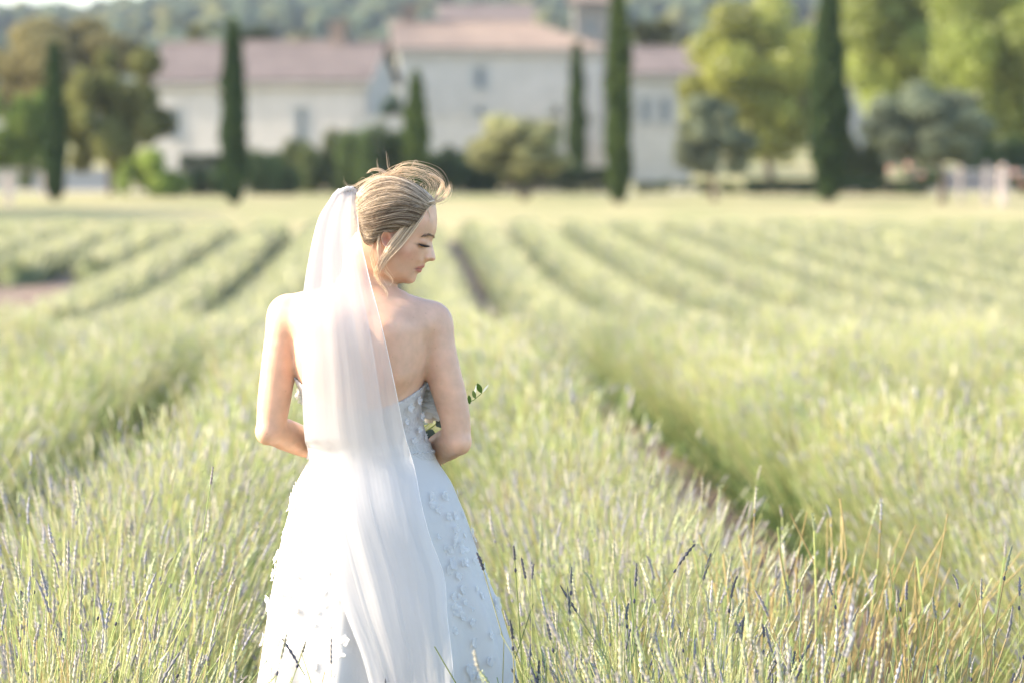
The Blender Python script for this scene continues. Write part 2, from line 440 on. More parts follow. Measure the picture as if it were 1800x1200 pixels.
SIDE = ['right', 'left']
ORD = ['first', 'second', 'third', 'fourth', 'fifth', 'sixth', 'seventh', 'eighth', 'ninth', 'tenth', 'eleventh', 'twelfth', 'thirteenth', 'fourteenth']
rf = np.random.default_rng(2024)
def bare(x, y):
    """a patch near the front where the plants have died back"""
    px = 900 + FPX*x/y; py = 360 + FPX*(CAM_Z-ground_z(y)-.6)/y
    return ((px-1130)/95)**2 + ((py-905)/26)**2 < 1
BARE_ROWS = {-3: (50, 72), -4: (47, 70), -2: (46, 49), 5: (47, 48.5), 6: (53, 54.2)}
NEAR_END, MID_END, PLANT = 13.0, 33.0, .40
for k in range(-8, 15):
    off_ = {0: .05, 1: -.06, 2: -.045, 3: .06}.get(k, 0.0)          # hand-planted rows are not quite even
    xr_ = lambda y: lane_x(k, y) + ROW_S/2 + off_
    n_ = k-2                                          # rows counted from the bride's lane
    if n_ >= 0: where = f'{ORD[n_]} lavender row to the right of the bride'
    else: where = f'{ORD[-n_-1]} lavender row to the left of the bride'
    # nearest point of this row that the camera (or one a step aside) can see
    y0 = 4.9
    while y0 < 92 and not (-.155*y0-1.1 < xr_(y0) < .155*y0+1.1): y0 += .4
    if y0 >= 92: continue
    row = link('lavender_row', None, loc=(float(xr_(y0)), y0, float(ground_z(y0))), cat='lavender row', group='rows of lavender',
               label=f'{where}, pale green with faded spikes' )
    rx0, ry0, rz0 = row.location
    y = y0 + rf.uniform(0, .2)
    while y < MID_END:
        x = float(xr_(y)) + rf.normal(0, .035)
        if -.150*y-.9 < x < .150*y+.9 and not bare(x, y) and abs(x-(656-900)/FPX*BRIDE_Y) + abs(y-BRIDE_Y) > .42:
            lod = NEAR if y < NEAR_END else MID
            o = bpy.data.objects.new('plant', lod[rf.integers(0, len(lod))]); COL.objects.link(o); o.parent = row
            o.location = (x-rx0, y-ry0, float(ground_z(y))-rz0-.01)
            s = rf.uniform(.86, 1.08)
            o.rotation_euler = (rf.normal(0, .05), rf.normal(0, .05), rf.uniform(0, 6.28)); o.scale = (s*1.02, s*1.02, s*rf.uniform(.92, 1.08))
        y += PLANT*rf.uniform(.85, 1.15)
    # beyond that the plants run together: mound and blades as one mass
    ya = max(MID_END, y0)
    if ya < FIELD_END - 2:
        yend = FIELD_END + rf.normal(0, .5)
        yv = np.arange(ya, yend, .55); NYv = len(yv); th = np.linspace(0, np.pi, 9)
        wob = 1 + .10*np.sin(yv*2*np.pi/.8 + k) + rf.normal(0, .05, NYv)
        bl = BARE_ROWS.get(k, (-9, -8)); keep = 1 - .97*np.clip(np.minimum(yv-bl[0], bl[1]-yv)/1.2+.5, 0, 1); wob = wob*keep
        X = xr_(yv)[:, None] + .42*np.cos(th)[None]*wob[:, None]; Z = ground_z(yv)[:, None] - .02 + .45*np.sin(th)[None]**.8*wob[:, None]
        Vm = np.stack([X, np.broadcast_to(yv[:, None], X.shape), Z], -1)
        ii = np.arange(NYv*9).reshape(NYv, 9)
        mb = MB().add(Vm.reshape(-1, 3), [np.stack([ii[:-1, :-1], ii[:-1, 1:], ii[1:, 1:], ii[1:, :-1]], -1).reshape(-1, 4)], (.13, .15, .062))
        L = yend-ya
        # density falls with distance
        cand = rf.uniform(0, 1, int(L*150)); yb = ya + L*cand
        yb = yb[rf.random(len(yb)) < np.clip((46/yb)**1.1, .35, 1)]
        yb = yb[np.interp(yb, yv, keep) > .6]
        nb = len(yb)
        ang = rf.normal(0, .62, nb)
        ox = xr_(yb) + .42*np.sin(ang)*rf.uniform(.6, 1, nb); oz = ground_z(yb) + .36*np.cos(ang)
        hgt = rf.uniform(.13, .30, nb)
        dx = .8*np.sin(ang)*hgt + rf.normal(0, .05, nb); dy_ = rf.normal(0, .06, nb)
        wv = (.010 + .00022*yb)*rf.uniform(.7, 1.4, nb); ta = rf.uniform(0, np.pi, nb)
        o = np.stack([ox, yb, oz], 1); sdv = np.stack([np.cos(ta)*wv, np.sin(ta)*wv, 0*wv], 1)
        e = o + np.stack([dx, dy_, hgt], 1)
        mdp = o*.35 + e*.65
        Vb_ = np.stack([o-sdv*.6, o+sdv*.6, mdp+sdv, e, mdp-sdv], 1)
        kk = np.arange(nb)[:, None]*5
        cst = .74*(.60*STEM_C[rf.integers(0, 5, nb)] + .40*np.array((.60, .55, .33)))*rf.uniform(.8, 1.2, (nb, 1)); csp = .74*SPIKE_C[rf.integers(0, 5, nb)]
        mixf = (rf.random((nb, 1)) < .45)*.6
        cc_ = np.repeat(cst, 5, 0).reshape(nb, 5, 3).copy(); cc_[:, 2:] = cst[:, None]*(1-mixf[:, None]) + csp[:, None]*mixf[:, None]
        mb.add(Vb_.reshape(-1, 3), [kk+np.array([[0, 1, 2, 4]]), kk+np.array([[4, 2, 3]])], cc_.reshape(-1, 3))
        f = link('distant_plants', mb.mesh('distant_plants'), M_LAV, parent=row, kind='stuff')
        f.location = (-rx0, -ry0, -rz0)

# the rows go on beyond the edges of the picture: one sparse mass
mb = MB()
for k in range(-18, 26):
    yv = np.arange(6, FIELD_END, .8); xv = lane_x(k, yv) + ROW_S/2
    out = (np.abs(xv) >= .155*yv + (.9 if k < 2 else 1.1)) & (np.abs(xv) < .30*yv + 3.0)
    if k not in range(-8, 15): out = np.abs(xv) < .30*yv + 3.0
    idx = np.where(out)[0]
    if len(idx) < 3: continue
    for seg in np.split(idx, np.where(np.diff(idx) > 1)[0]+1):
        if len(seg) < 3: continue
        y_, x_ = yv[seg], xv[seg]; th = np.linspace(0, np.pi, 7); wob = 1 + rf.normal(0, .07, len(seg))
        X = x_[:, None] + .42*np.cos(th)[None]*wob[:, None]; Z = ground_z(y_)[:, None] - .02 + .48*np.sin(th)[None]**.8*wob[:, None]
        ii = np.arange(len(seg)*7).reshape(len(seg), 7)
        mb.add(np.stack([X, np.broadcast_to(y_[:, None], X.shape), Z], -1).reshape(-1, 3), [np.stack([ii[:-1, :-1], ii[:-1, 1:], ii[1:, 1:], ii[1:, :-1]], -1).reshape(-1, 4)], (.13, .15, .062))
        nb = int((y_[-1]-y_[0])*34); yb = rf.uniform(y_[0], y_[-1], nb); xb_ = np.interp(yb, y_, x_)
        ang = rf.normal(0, .62, nb); hgt = rf.uniform(.14, .32, nb)
        o = np.stack([xb_ + .42*np.sin(ang)*rf.uniform(.6, 1, nb), yb, ground_z(yb) + .38*np.cos(ang)], 1)
        e = o + np.stack([.8*np.sin(ang)*hgt + rf.normal(0, .05, nb), rf.normal(0, .06, nb), hgt], 1)
        ta = rf.uniform(0, np.pi, nb); wv = .022*rf.uniform(.7, 1.4, nb); sdv = np.stack([np.cos(ta)*wv, np.sin(ta)*wv, 0*wv], 1)
        cst = .74*(.6*STEM_C[rf.integers(0, 5, nb)] + .4*np.array((.60, .55, .33)))
        mb.add(np.stack([o-sdv*.6, o+sdv*.6, e], 1).reshape(-1, 3), [np.arange(nb*3).reshape(-1, 3)], np.repeat(cst, 3, 0))
link('lavender_beyond', mb.mesh('lavender_beyond'), M_LAV, kind='stuff', label='lavender rows going on past both edges of the picture', cat='lavender')

# plants that stand out at the front
def stand_out(px, y, seed, label, n=420, tall=.84, spread=.5, dark=0.0, straw=0.0, rs=.0013, scale=1.0):
    x = (px-900)/FPX*y
    me_ = plant_mesh('lavender_plant', seed, n, 4, 7, rs, 2, 700, spread, tall, dark, straw)
    o = link('lavender_plant', me_, M_LAV, loc=(x, y, float(ground_z(y))-.01), label=label, cat='lavender plant', group='lavender bushes at the front')
    o.scale = (scale,)*3
    return o
stand_out(1075, 7.45, 901, 'lavender bush with dark blue spikes just right of the gown', 170, .86, .56, .85)
stand_out(1640, 7.35, 902, 'lavender bush with dark blue-grey spikes at the bottom right', 240, .80, .5, .5, .25)
stand_out(1440, 8.9, 903, 'straw-yellow lavender bush with forked bare tips by the dark lane', 300, .84, .55, 0, .75, .0022)
stand_out(90, 7.6, 904, 'lavender bush with tall grey spikes at the left edge', 320, .88, .5, .2)
stand_out(475, 6.75, 905, 'lavender bush with brownish spikes crossing the gown hem', 130, .72, .62, .22, .2)
# ================================================================== trees and shrubs
def leaf_cloud(mb, r, n, centres, radii, size, col, cvar=.25, warm=0.0, flat=1.0):
    n = int(n*1.7); size = size*.60
    """leaves spread through clumps; each clump has its own tone"""
    nc = len(centres)
    vol = np.prod(radii, axis=1)**(2/3); pr = vol/vol.sum()
    k = r.choice(nc, n, p=pr)
    d = r.normal(size=(n, 3)); d /= np.linalg.norm(d, axis=1)[:, None]
    rad = r.uniform(.25, 1.08, n)**.45
    P = centres[k] + d*rad[:, None]*radii[k]
    tone = r.uniform(1-cvar, 1+cvar, (nc, 1))
    c = np.array(col)*tone[k]*r.uniform(.75, 1.25, (n, 1))
    if warm: c = c + np.array((.05, .03, 0))*warm*(r.random((n, 1)) < .3)
    nr = d*.8 + r.normal(0, .6, (n, 3)); nr /= np.linalg.norm(nr, axis=1)[:, None]
    a = np.cross(nr, r.normal(size=(n, 3))); a /= np.linalg.norm(a, axis=1)[:, None]; b = np.cross(nr, a)
    s = size*r.uniform(.6, 1.3, (n, 1))
    V = np.stack([P-a*s, P+b*s*.55*flat, P+a*s, P-b*s*.55*flat], 1)
    mb.add(V.reshape(-1, 3), [np.arange(4*n).reshape(-1, 4)], np.repeat(c, 4, 0))

M_LEAF = leaf_mat('tree_leaf', .40, .8, .06)
M_GLOSS = leaf_mat('plane_leaf', .40, .38, .35)
M_CYP = leaf_mat('cypress_leaf', .2, .85, .04)
M_OLIVE = leaf_mat('olive_leaf', .3, .7, .12)
M_BARK = plain_mat('bark', (.13, .10, .075), .9, 8, .4, bump=.5)

def base_at(px, y): return (px-900)/FPX*y
def z_at(py, y): return CAM_Z + (360-py)/FPX*y
def trunk_mesh(r, pts, r0, r1, limbs=()):
    mb = MB()
    V, Fq = tubes(resample(pts, 8)[None], np.linspace(r0, r1, 8)[None], 8); mb.add(V, Fq)
    for (a, b, c, q0, q1) in limbs:
        V, Fq = tubes(resample([a, b, c], 6)[None], np.linspace(q0, q1, 6)[None], 6); mb.add(V, Fq)
    return mb.mesh('trunk')

def cypress(px, top, base, halfw, y, seed, label, col=(.045, .075, .028), lean=0.0, n=5200):
    r = np.random.default_rng(seed)
    x = base_at(px, y); z0 = float(ground_z(y)); H = z_at(top, y)-z0; W = halfw/FPX*y
    t = tag(link('cypress_tree', None, loc=(x, y, z0)), label, 'tree', 'tall narrow cypresses')
    mb = MB()
    V, Fq = tubes(np.array([[(0, 0, -.05), (0, 0, .3*H), (lean*H*.5, 0, .6*H), (lean*H, 0, .93*H)]]), np.array([[.16, .12, .07, .02]]), 8); mb.add(V, Fq)
    link('trunk', mb.mesh('trunk'), M_BARK, t)
    mb = MB()
    u = r.uniform(.012, 1.0, n)
    prof = np.interp(u, [0, .06, .15, .4, .7, .9, 1], [.40, .66, .92, 1.0, .78, .42, .04])
    a = r.uniform(0, 6.283, n); bump = 1 + .17*np.sin(a*3+u*23+seed) + .13*np.sin(a*5-u*41) + .12*np.sin(a*2+u*11+seed*2.7)
    q = r.uniform(.45, 1.0, n)**.5
    P = np.stack([W*prof*bump*q*np.cos(a)+lean*H*u, W*prof*bump*q*np.sin(a), u*H], 1)
    d = np.stack([np.cos(a)*.35, np.sin(a)*.35, np.ones(n)], 1) + r.normal(0, .18, (n, 3)); d /= np.linalg.norm(d, axis=1)[:, None]
    sd = np.cross(d, r.normal(size=(n, 3))); sd /= np.linalg.norm(sd, axis=1)[:, None]
    L = r.uniform(.16, .34, (n, 1)); w = L*.22
    V = np.stack([P-sd*w*.5, P+sd*w*.5, P+d*L*.6+sd*w, P+d*L, P+d*L*.6-sd*w], 1)
    k = np.arange(n)[:, None]*5
    c = np.array(col)*1.05*r.uniform(.55, 1.5, (n, 1))
    mb.add(V.reshape(-1, 3), [k+np.array([[0, 1, 2, 4]]), k+np.array([[4, 2, 3]])], np.repeat(c, 5, 0))
    link('crown', mb.mesh('crown'), M_CYP, t)
    return t

def tree(name, px, y, box, trunk_top, label, col, n, size, seed, mat=None, clumps=26, cat='tree', group=None, warm=0.0, trunk_r=.16, holes=.30, forked=False, depth=.8):
    """box: left, right, top and bottom of the crown in photo pixels"""
    r = np.random.default_rng(seed); mat = mat or M_LEAF
    x = base_at(px, y); z0 = float(ground_z(y))
    t = tag(link(name, None, loc=(x, y, z0)), label, cat, group)
    x0, x1 = base_at(box[0], y)-x, base_at(box[1], y)-x; z1, zb = z_at(box[2], y)-z0, max(z_at(box[3], y)-z0, .05)
    cx_, cz_ = (x0+x1)/2, (z1+zb)/2; hx_, hz_ = (x1-x0)/2, (z1-zb)/2
    cs, rs = [], []
    while len(cs) < clumps:
        d = r.normal(size=3); d /= np.linalg.norm(d); q = r.uniform(.02, .84)**.55
        rr = r.uniform(.16, .32)
        cs.append((cx_ + hx_*d[0]*q, hx_*depth*d[1]*q, cz_ + hz_*d[2]*q)); rs.append((hx_*rr, hx_*rr*.9, hz_*rr*r.uniform(.7, 1.1)))
    cs, rs = np.array(cs), np.array(rs)
    limbs = []
    top = np.array((cx_*.4, 0, trunk_top*(cz_) + (1-trunk_top)*zb))
    for c in cs[r.choice(len(cs), min(8, len(cs)), replace=False)]:
        limbs.append((top*.75+np.array((0, 0, .05)), (top+c)/2+r.normal(0, .1, 3), c, trunk_r*.5, trunk_r*.12))
    if forked:
        m = MB()
        for s in (-1, 1):
            V, Fq = tubes(resample([(0, 0, -.05), (s*.1*hx_, 0, zb*.5), (s*.35*hx_, 0, zb*1.1), (s*.5*hx_, 0, cz_)], 8)[None], np.linspace(trunk_r, trunk_r*.3, 8)[None], 8); m.add(V, Fq)
        link('trunk', m.mesh('trunk'), M_BARK, t)
    else:
        link('trunk', trunk_mesh(r, [(0, 0, -.05), (r.normal(0, .05), 0, zb*.6), tuple(top)], trunk_r, trunk_r*.55, limbs), M_BARK, t)
    mb = MB()
    leaf_cloud(mb, r, n, cs, rs, size, col, .35, warm)
    link('crown', mb.mesh('crown'), mat, t)
    return t

def shrub(name, px0, px1, top, y, label, col, n, size, seed, mat=None, cat='shrub', group=None, depth=1.2, clumps=14, boxy=False, low=None):
    col = tuple(1.25*c for c in col)
    r = np.random.default_rng(seed); mat = mat or M_LEAF
    z0 = float(ground_z(y)); xa, xb = base_at(px0, y), base_at(px1, y); x = (xa+xb)/2; H = z_at(top, y)-z0; hw = (xb-xa)/2
    t = tag(link(name, None, loc=(x, y, z0)), label, cat, group)
    mb = MB()
    if boxy:                                          # clipped hedge: flat top, leaves all over
        P = np.stack([r.uniform(-hw, hw, n), r.uniform(-depth/2, depth/2, n), H*r.uniform(0, 1, n)**.7], 1)
        sh = r.integers(0, 3, n); P[:, 1] = np.where(sh == 0, -depth/2*r.uniform(.9, 1.05, n), P[:, 1]); P[:, 2] = np.where(sh == 1, H*r.uniform(.93, 1.03, n), P[:, 2])
        cs = P; rs = np.full((n, 3), .06)
        leaf_cloud(mb, r, n*2, cs, rs, size, col, .3)
    else:
        cs = np.stack([r.uniform(-.8, .8, clumps)*hw, r.uniform(-.5, .5, clumps)*depth, r.uniform(.18, .72, clumps)*H], 1)
        cs[:, 2] *= np.sqrt(np.maximum(.2, 1-.6*(cs[:, 0]/hw)**2))
        rr = r.uniform(.22, .42, (clumps, 1)); rs = rr*np.array([[min(hw, H*1.1), depth*.9, H*.75]])
        leaf_cloud(mb, r, n, cs, rs, size, col, .35)
    link('foliage', mb.mesh('foliage'), mat, t)
    mb = MB()
    for q in np.linspace(-.7, .7, 5 if hw > .8 else 3):
        V, Fq = tubes(np.array([[(q*hw, 0, -.05), (q*hw*.95, 0, .3*H), (q*hw, 0, .6*H)]]), np.array([[.04, .03, .015]]), 5); mb.add(V, Fq)
    link('stems', mb.mesh('stems'), M_BARK, t, kind='stuff')
    return t

cypress(97, 85, 350, 17, 138, 1, 'dark slim cypress at the far left in front of the round tree')
cypress(412, 42, 355, 19, 132, 2, 'tall dark cypress before the left stone house', lean=-.006)
cypress(732, 134, 345, 18, 150, 3, 'shorter bright green cypress behind the head of the bride', (.085, .12, .035))
cypress(1014, 82, 250, 13, 176, 4, 'small cypress on the terrace against the middle house', (.06, .09, .03))
cypress(1087, -40, 352, 19, 134, 5, 'tallest cypress, cut by the top edge, right of the middle house', (.070, .10, .030), n=6200)
cypress(1456, -30, 352, 29, 136, 6, 'thick cypress before the bright plane trees on the right', (.055, .085, .03), n=7500)

tree('oak_tree', 195, 150, (96, 300, 66, 322), .5, 'rounded dark oak left of the stone house', (.19, .20, .075), 13000, .20, 21, clumps=30, warm=.6)
tree('oak_tree', 90, 205, (-60, 248, 22, 250), .5, 'large brownish tree at the upper left behind the oak', (.18, .165, .08), 13000, .30, 22, clumps=34, warm=1.0, trunk_r=.3)
tree('leafy_tree', 45, 160, (-40, 104, 146, 330), .5, 'fresh green leafy tree at the left edge', (.16, .22, .055), 5000, .20, 23)
shrub('round_bush', 205, 325, 255, 146, 'light green round bush below the left house', (.19, .24, .06), 5200, .13, 24)
shrub('dark_hedge', 318, 640, 276, 157, 'long dark hedge along the foot of the left house', (.035, .055, .03), 4200, .13, 38, cat='hedge', boxy=True, depth=1.4)
shrub('dark_hedge', 610, 870, 280, 158, 'dark hedge below the terrace wall behind the short cypress', (.035, .055, .03), 3600, .13, 39, cat='hedge', boxy=True, depth=1.4)
shrub('tall_shrub', 325, 400, 283, 149, 'low dark shrub left of the tall cypress', (.05, .075, .035), 2600, .12, 25)
shrub('tall_shrub', 425, 530, 248, 150, 'dark rounded shrub right of the tall left cypress', (.09, .125, .05), 4800, .13, 26)
shrub('tall_shrub', 500, 630, 212, 154, 'large olive green shrub against the left house wall', (.12, .145, .06), 6000, .14, 27)
shrub('tall_shrub', 598, 728, 214, 151, 'tall dark shrub left of the short cypress', (.085, .12, .045), 6000, .14, 28)
shrub('tall_shrub', 736, 866, 244, 153, 'dark green shrub right of the short cypress', (.06, .09, .04), 5600, .13, 29)
shrub('low_hedge', 850, 1078, 298, 153, 'low dark hedge behind the little olive tree', (.05, .07, .035), 3600, .12, 30, cat='hedge', boxy=True)
shrub('low_hedge', 1095, 1320, 316, 152, 'low green hedge at the foot of the right house', (.075, .095, .035), 4200, .12, 31, cat='hedge', clumps=22)
shrub('clipped_hedge', 1308, 1605, 318, 150, 'dark flat-topped clipped hedge behind the thick cypress', (.032, .055, .026), 3600, .10, 32, cat='hedge', boxy=True)
shrub('wall_climber', 660, 722, 147, 186, 'dark climber on the gable wall of the left house', (.035, .06, .03), 3200, .16, 33, cat='climber', depth=.8)
shrub('wall_climber', 930, 1004, 158, 181, 'dark shrub on the terrace left of the small cypress', (.05, .07, .04), 2600, .15, 34, cat='shrub', depth=.9)
shrub('wall_climber', 745, 800, 178, 180, 'dark shrub on the terrace right of the gable', (.05, .07, .04), 2000, .15, 35, cat='shrub', depth=.9)

tree('olive_tree', 922, 140, (828, 1010, 192, 322), .5, 'small pale olive tree with a forked trunk', (.30, .30, .15), 12000, .14, 41, M_OLIVE, 56, forked=True, trunk_r=.10)
tree('olive_tree', 1257, 138, (1172, 1338, 165, 318), .45, 'grey green olive tree left of the clipped hedge', (.20, .225, .145), 10000, .15, 42, M_OLIVE, 50, trunk_r=.13)
tree('olive_tree', 1655, 134, (1515, 1755, 152, 300), .45, 'broad grey olive tree on the far right', (.18, .21, .14), 13000, .16, 43, M_OLIVE, 56, trunk_r=.16)
tree('plane_tree', 1350, 165, (1160, 1475, -5, 345), .5, 'yellow green leafy tree left of the thick cypress', (.27, .29, .07), 15000, .26, 44, M_GLOSS, 60, warm=.9, trunk_r=.22)
tree('plane_tree', 1600, 185, (1430, 1790, -170, 262), .55, 'large bright plane tree right of the thick cypress', (.26, .30, .075), 15000, .32, 45, M_GLOSS, 64, trunk_r=.3)
tree('plane_tree', 1790, 172, (1590, 2060, -130, 325), .5, 'bright green plane tree at the upper right corner', (.24, .285, .07), 14000, .30, 46, M_GLOSS, 64, trunk_r=.28)
shrub('tall_shrub', 1430, 1560, 215, 168, 'olive brown shrub between the thick cypress and the broad olive', (.10, .115, .035), 4200, .16, 36)
shrub('tall_shrub', 1690, 1830, 225, 166, 'dark green shrub behind the far right posts', (.055, .085, .03), 4200, .16, 37)
tree('plane_tree', 1160, 240, (1100, 1222, 12, 150), .5, 'yellowish tree rising behind the right house', (.14, .14, .05), 4200, .28, 47, None, 20, warm=.8)
tree('garden_tree', 340, 235, (296, 400, 40, 120), .5, 'yellow green treetop over the ridge of the left house', (.14, .145, .05), 3000, .26, 48, None, 14)
tree('garden_tree', 440, 240, (412, 492, 42, 110), .5, 'dark treetop over the left house roof beside the cypress', (.06, .08, .04), 2400, .26, 49, None, 12)
tree('garden_tree', 530, 238, (500, 556, 52, 110), .5, 'small yellow treetop left of the chimney', (.13, .13, .05), 1600, .24, 50, None, 9)
tree('shade_tree', -265, 118, (-390, -140, -20, 300), .5, 'nearest of the trees beyond the left edge shading the lawn', (.10, .12, .05), 5000, .26, 51, None, 46)
tree('shade_tree', -420, 122, (-560, -280, -40, 300), .5, 'tallest of the trees beyond the left edge', (.10, .12, .05), 5000, .26, 52, None, 46)
tree('shade_tree', -250, 126, (-370, -130, 0, 300), .5, 'farthest of the trees beyond the left edge', (.10, .12, .05), 5000, .26, 53, None, 46)

# ================================================================== the village
def stone_mat(name, a, b, mortar, scale=1.0):
    m, nt, out = new_mat(name)
    tc = N(nt, 'ShaderNodeTexCoord')
    mp = N(nt, 'ShaderNodeMapping'); mp.inputs['Rotation'].default_value = (RAD(90), 0, 0); nt.links.new(tc.outputs['Object'], mp.inputs['Vector'])
    br_ = N(nt, 'ShaderNodeTexBrick', Scale=scale); br_.inputs['Mortar Size'].default_value = .03; br_.inputs['Brick Width'].default_value = .9; br_.inputs['Row Height'].default_value = .38
    br_.inputs['Color1'].default_value = rgb(a); br_.inputs['Color2'].default_value = rgb(b); br_.inputs['Mortar'].default_value = rgb(mortar)
    nt.links.new(mp.outputs[0], br_.inputs['Vector'])
    nz = N(nt, 'ShaderNodeTexNoise', Scale=1.3, Detail=6.0); nt.links.new(tc.outputs['Object'], nz.inputs['Vector'])
    mr = N(nt, 'ShaderNodeMapRange'); mr.inputs['To Min'].default_value = .78; mr.inputs['To Max'].default_value = 1.15; nt.links.new(nz.outputs[0], mr.inputs[0])
    sc = N(nt, 'ShaderNodeVectorMath', _operation='SCALE'); nt.links.new(br_.outputs['Color'], sc.inputs[0]); nt.links.new(mr.outputs[0], sc.inputs['Scale'])
    p = N(nt, 'ShaderNodeBsdfPrincipled', Roughness=.9); p.inputs['Specular IOR Level'].default_value = .2; nt.links.new(sc.outputs[0], p.inputs['Base Color'])
    b_ = N(nt, 'ShaderNodeBump', Strength=.4, Distance=.03); nt.links.new(nz.outputs[0], b_.inputs['Height']); nt.links.new(b_.outputs[0], p.inputs['Normal'])
    nt.links.new(p.outputs[0], out.inputs['Surface']); return m
M_STONE = stone_mat('pale_stone', (.47, .445, .41), (.445, .42, .385), (.41, .39, .355))
M_STONE2 = stone_mat('grey_stone', (.46, .44, .405), (.43, .41, .375), (.39, .375, .34))
M_STONE_SHADE = stone_mat('shaded_stone', (.24, .225, .21), (.20, .19, .18), (.17, .16, .15))  # grey stone with shade put into its colour, for the unlit tower and wall
M_TILE = plain_mat('canal_tile', (.135, .108, .096), .85, .8, .3, col2=(.19, .152, .135), bump=.2)
M_TILE2 = plain_mat('canal_tile_old', (.160, .122, .102), .85, .8, .3, col2=(.22, .17, .135), bump=.2)
M_SHUT = plain_mat('shutter_blue_grey', (.34, .355, .35), .6, 3, .1)
m_, nt_, out_ = new_mat('window_glass'); p_ = N(nt_, 'ShaderNodeBsdfPrincipled', Roughness=.08); p_.inputs['Base Color'].default_value = (.12, .15, .17, 1); nt_.links.new(p_.outputs[0], out_.inputs[0]); M_GLASS = m_

def roof_slope(mb, a, b, c, d, step=.22):
    """rows of half-round tiles: a-b is the eave, d-c the ridge"""
    a, b, c, d = map(np.array, (a, b, c, d)); a = a.astype(float); b = b.astype(float); c = c.astype(float); d = d.astype(float)
    n = max(8, int(np.linalg.norm(b-a)/step*4)); m = max(4, int(np.linalg.norm(d-a)/.38)*2)
    nr = np.cross(b-a, d-a); nr /= np.linalg.norm(nr)
    if nr[2] < 0: nr = -nr
    u = np.linspace(0, 1, n)[:, None, None]; v = np.linspace(0, 1, m)[None, :, None]
    P = (a*(1-u)+b*u)*(1-v) + (d*(1-u)+c*u)*v
    h = .06*np.abs(np.sin(np.arange(n)*np.pi/4))[:, None, None] + .025*(np.arange(m) % 2)[None, :, None] + .02
    P = P + nr*h
    i = np.arange(n*m).reshape(n, m)
    mb.add(P.reshape(-1, 3), [np.stack([i[:-1, :-1], i[1:, :-1], i[1:, 1:], i[:-1, 1:]], -1).reshape(-1, 4)])

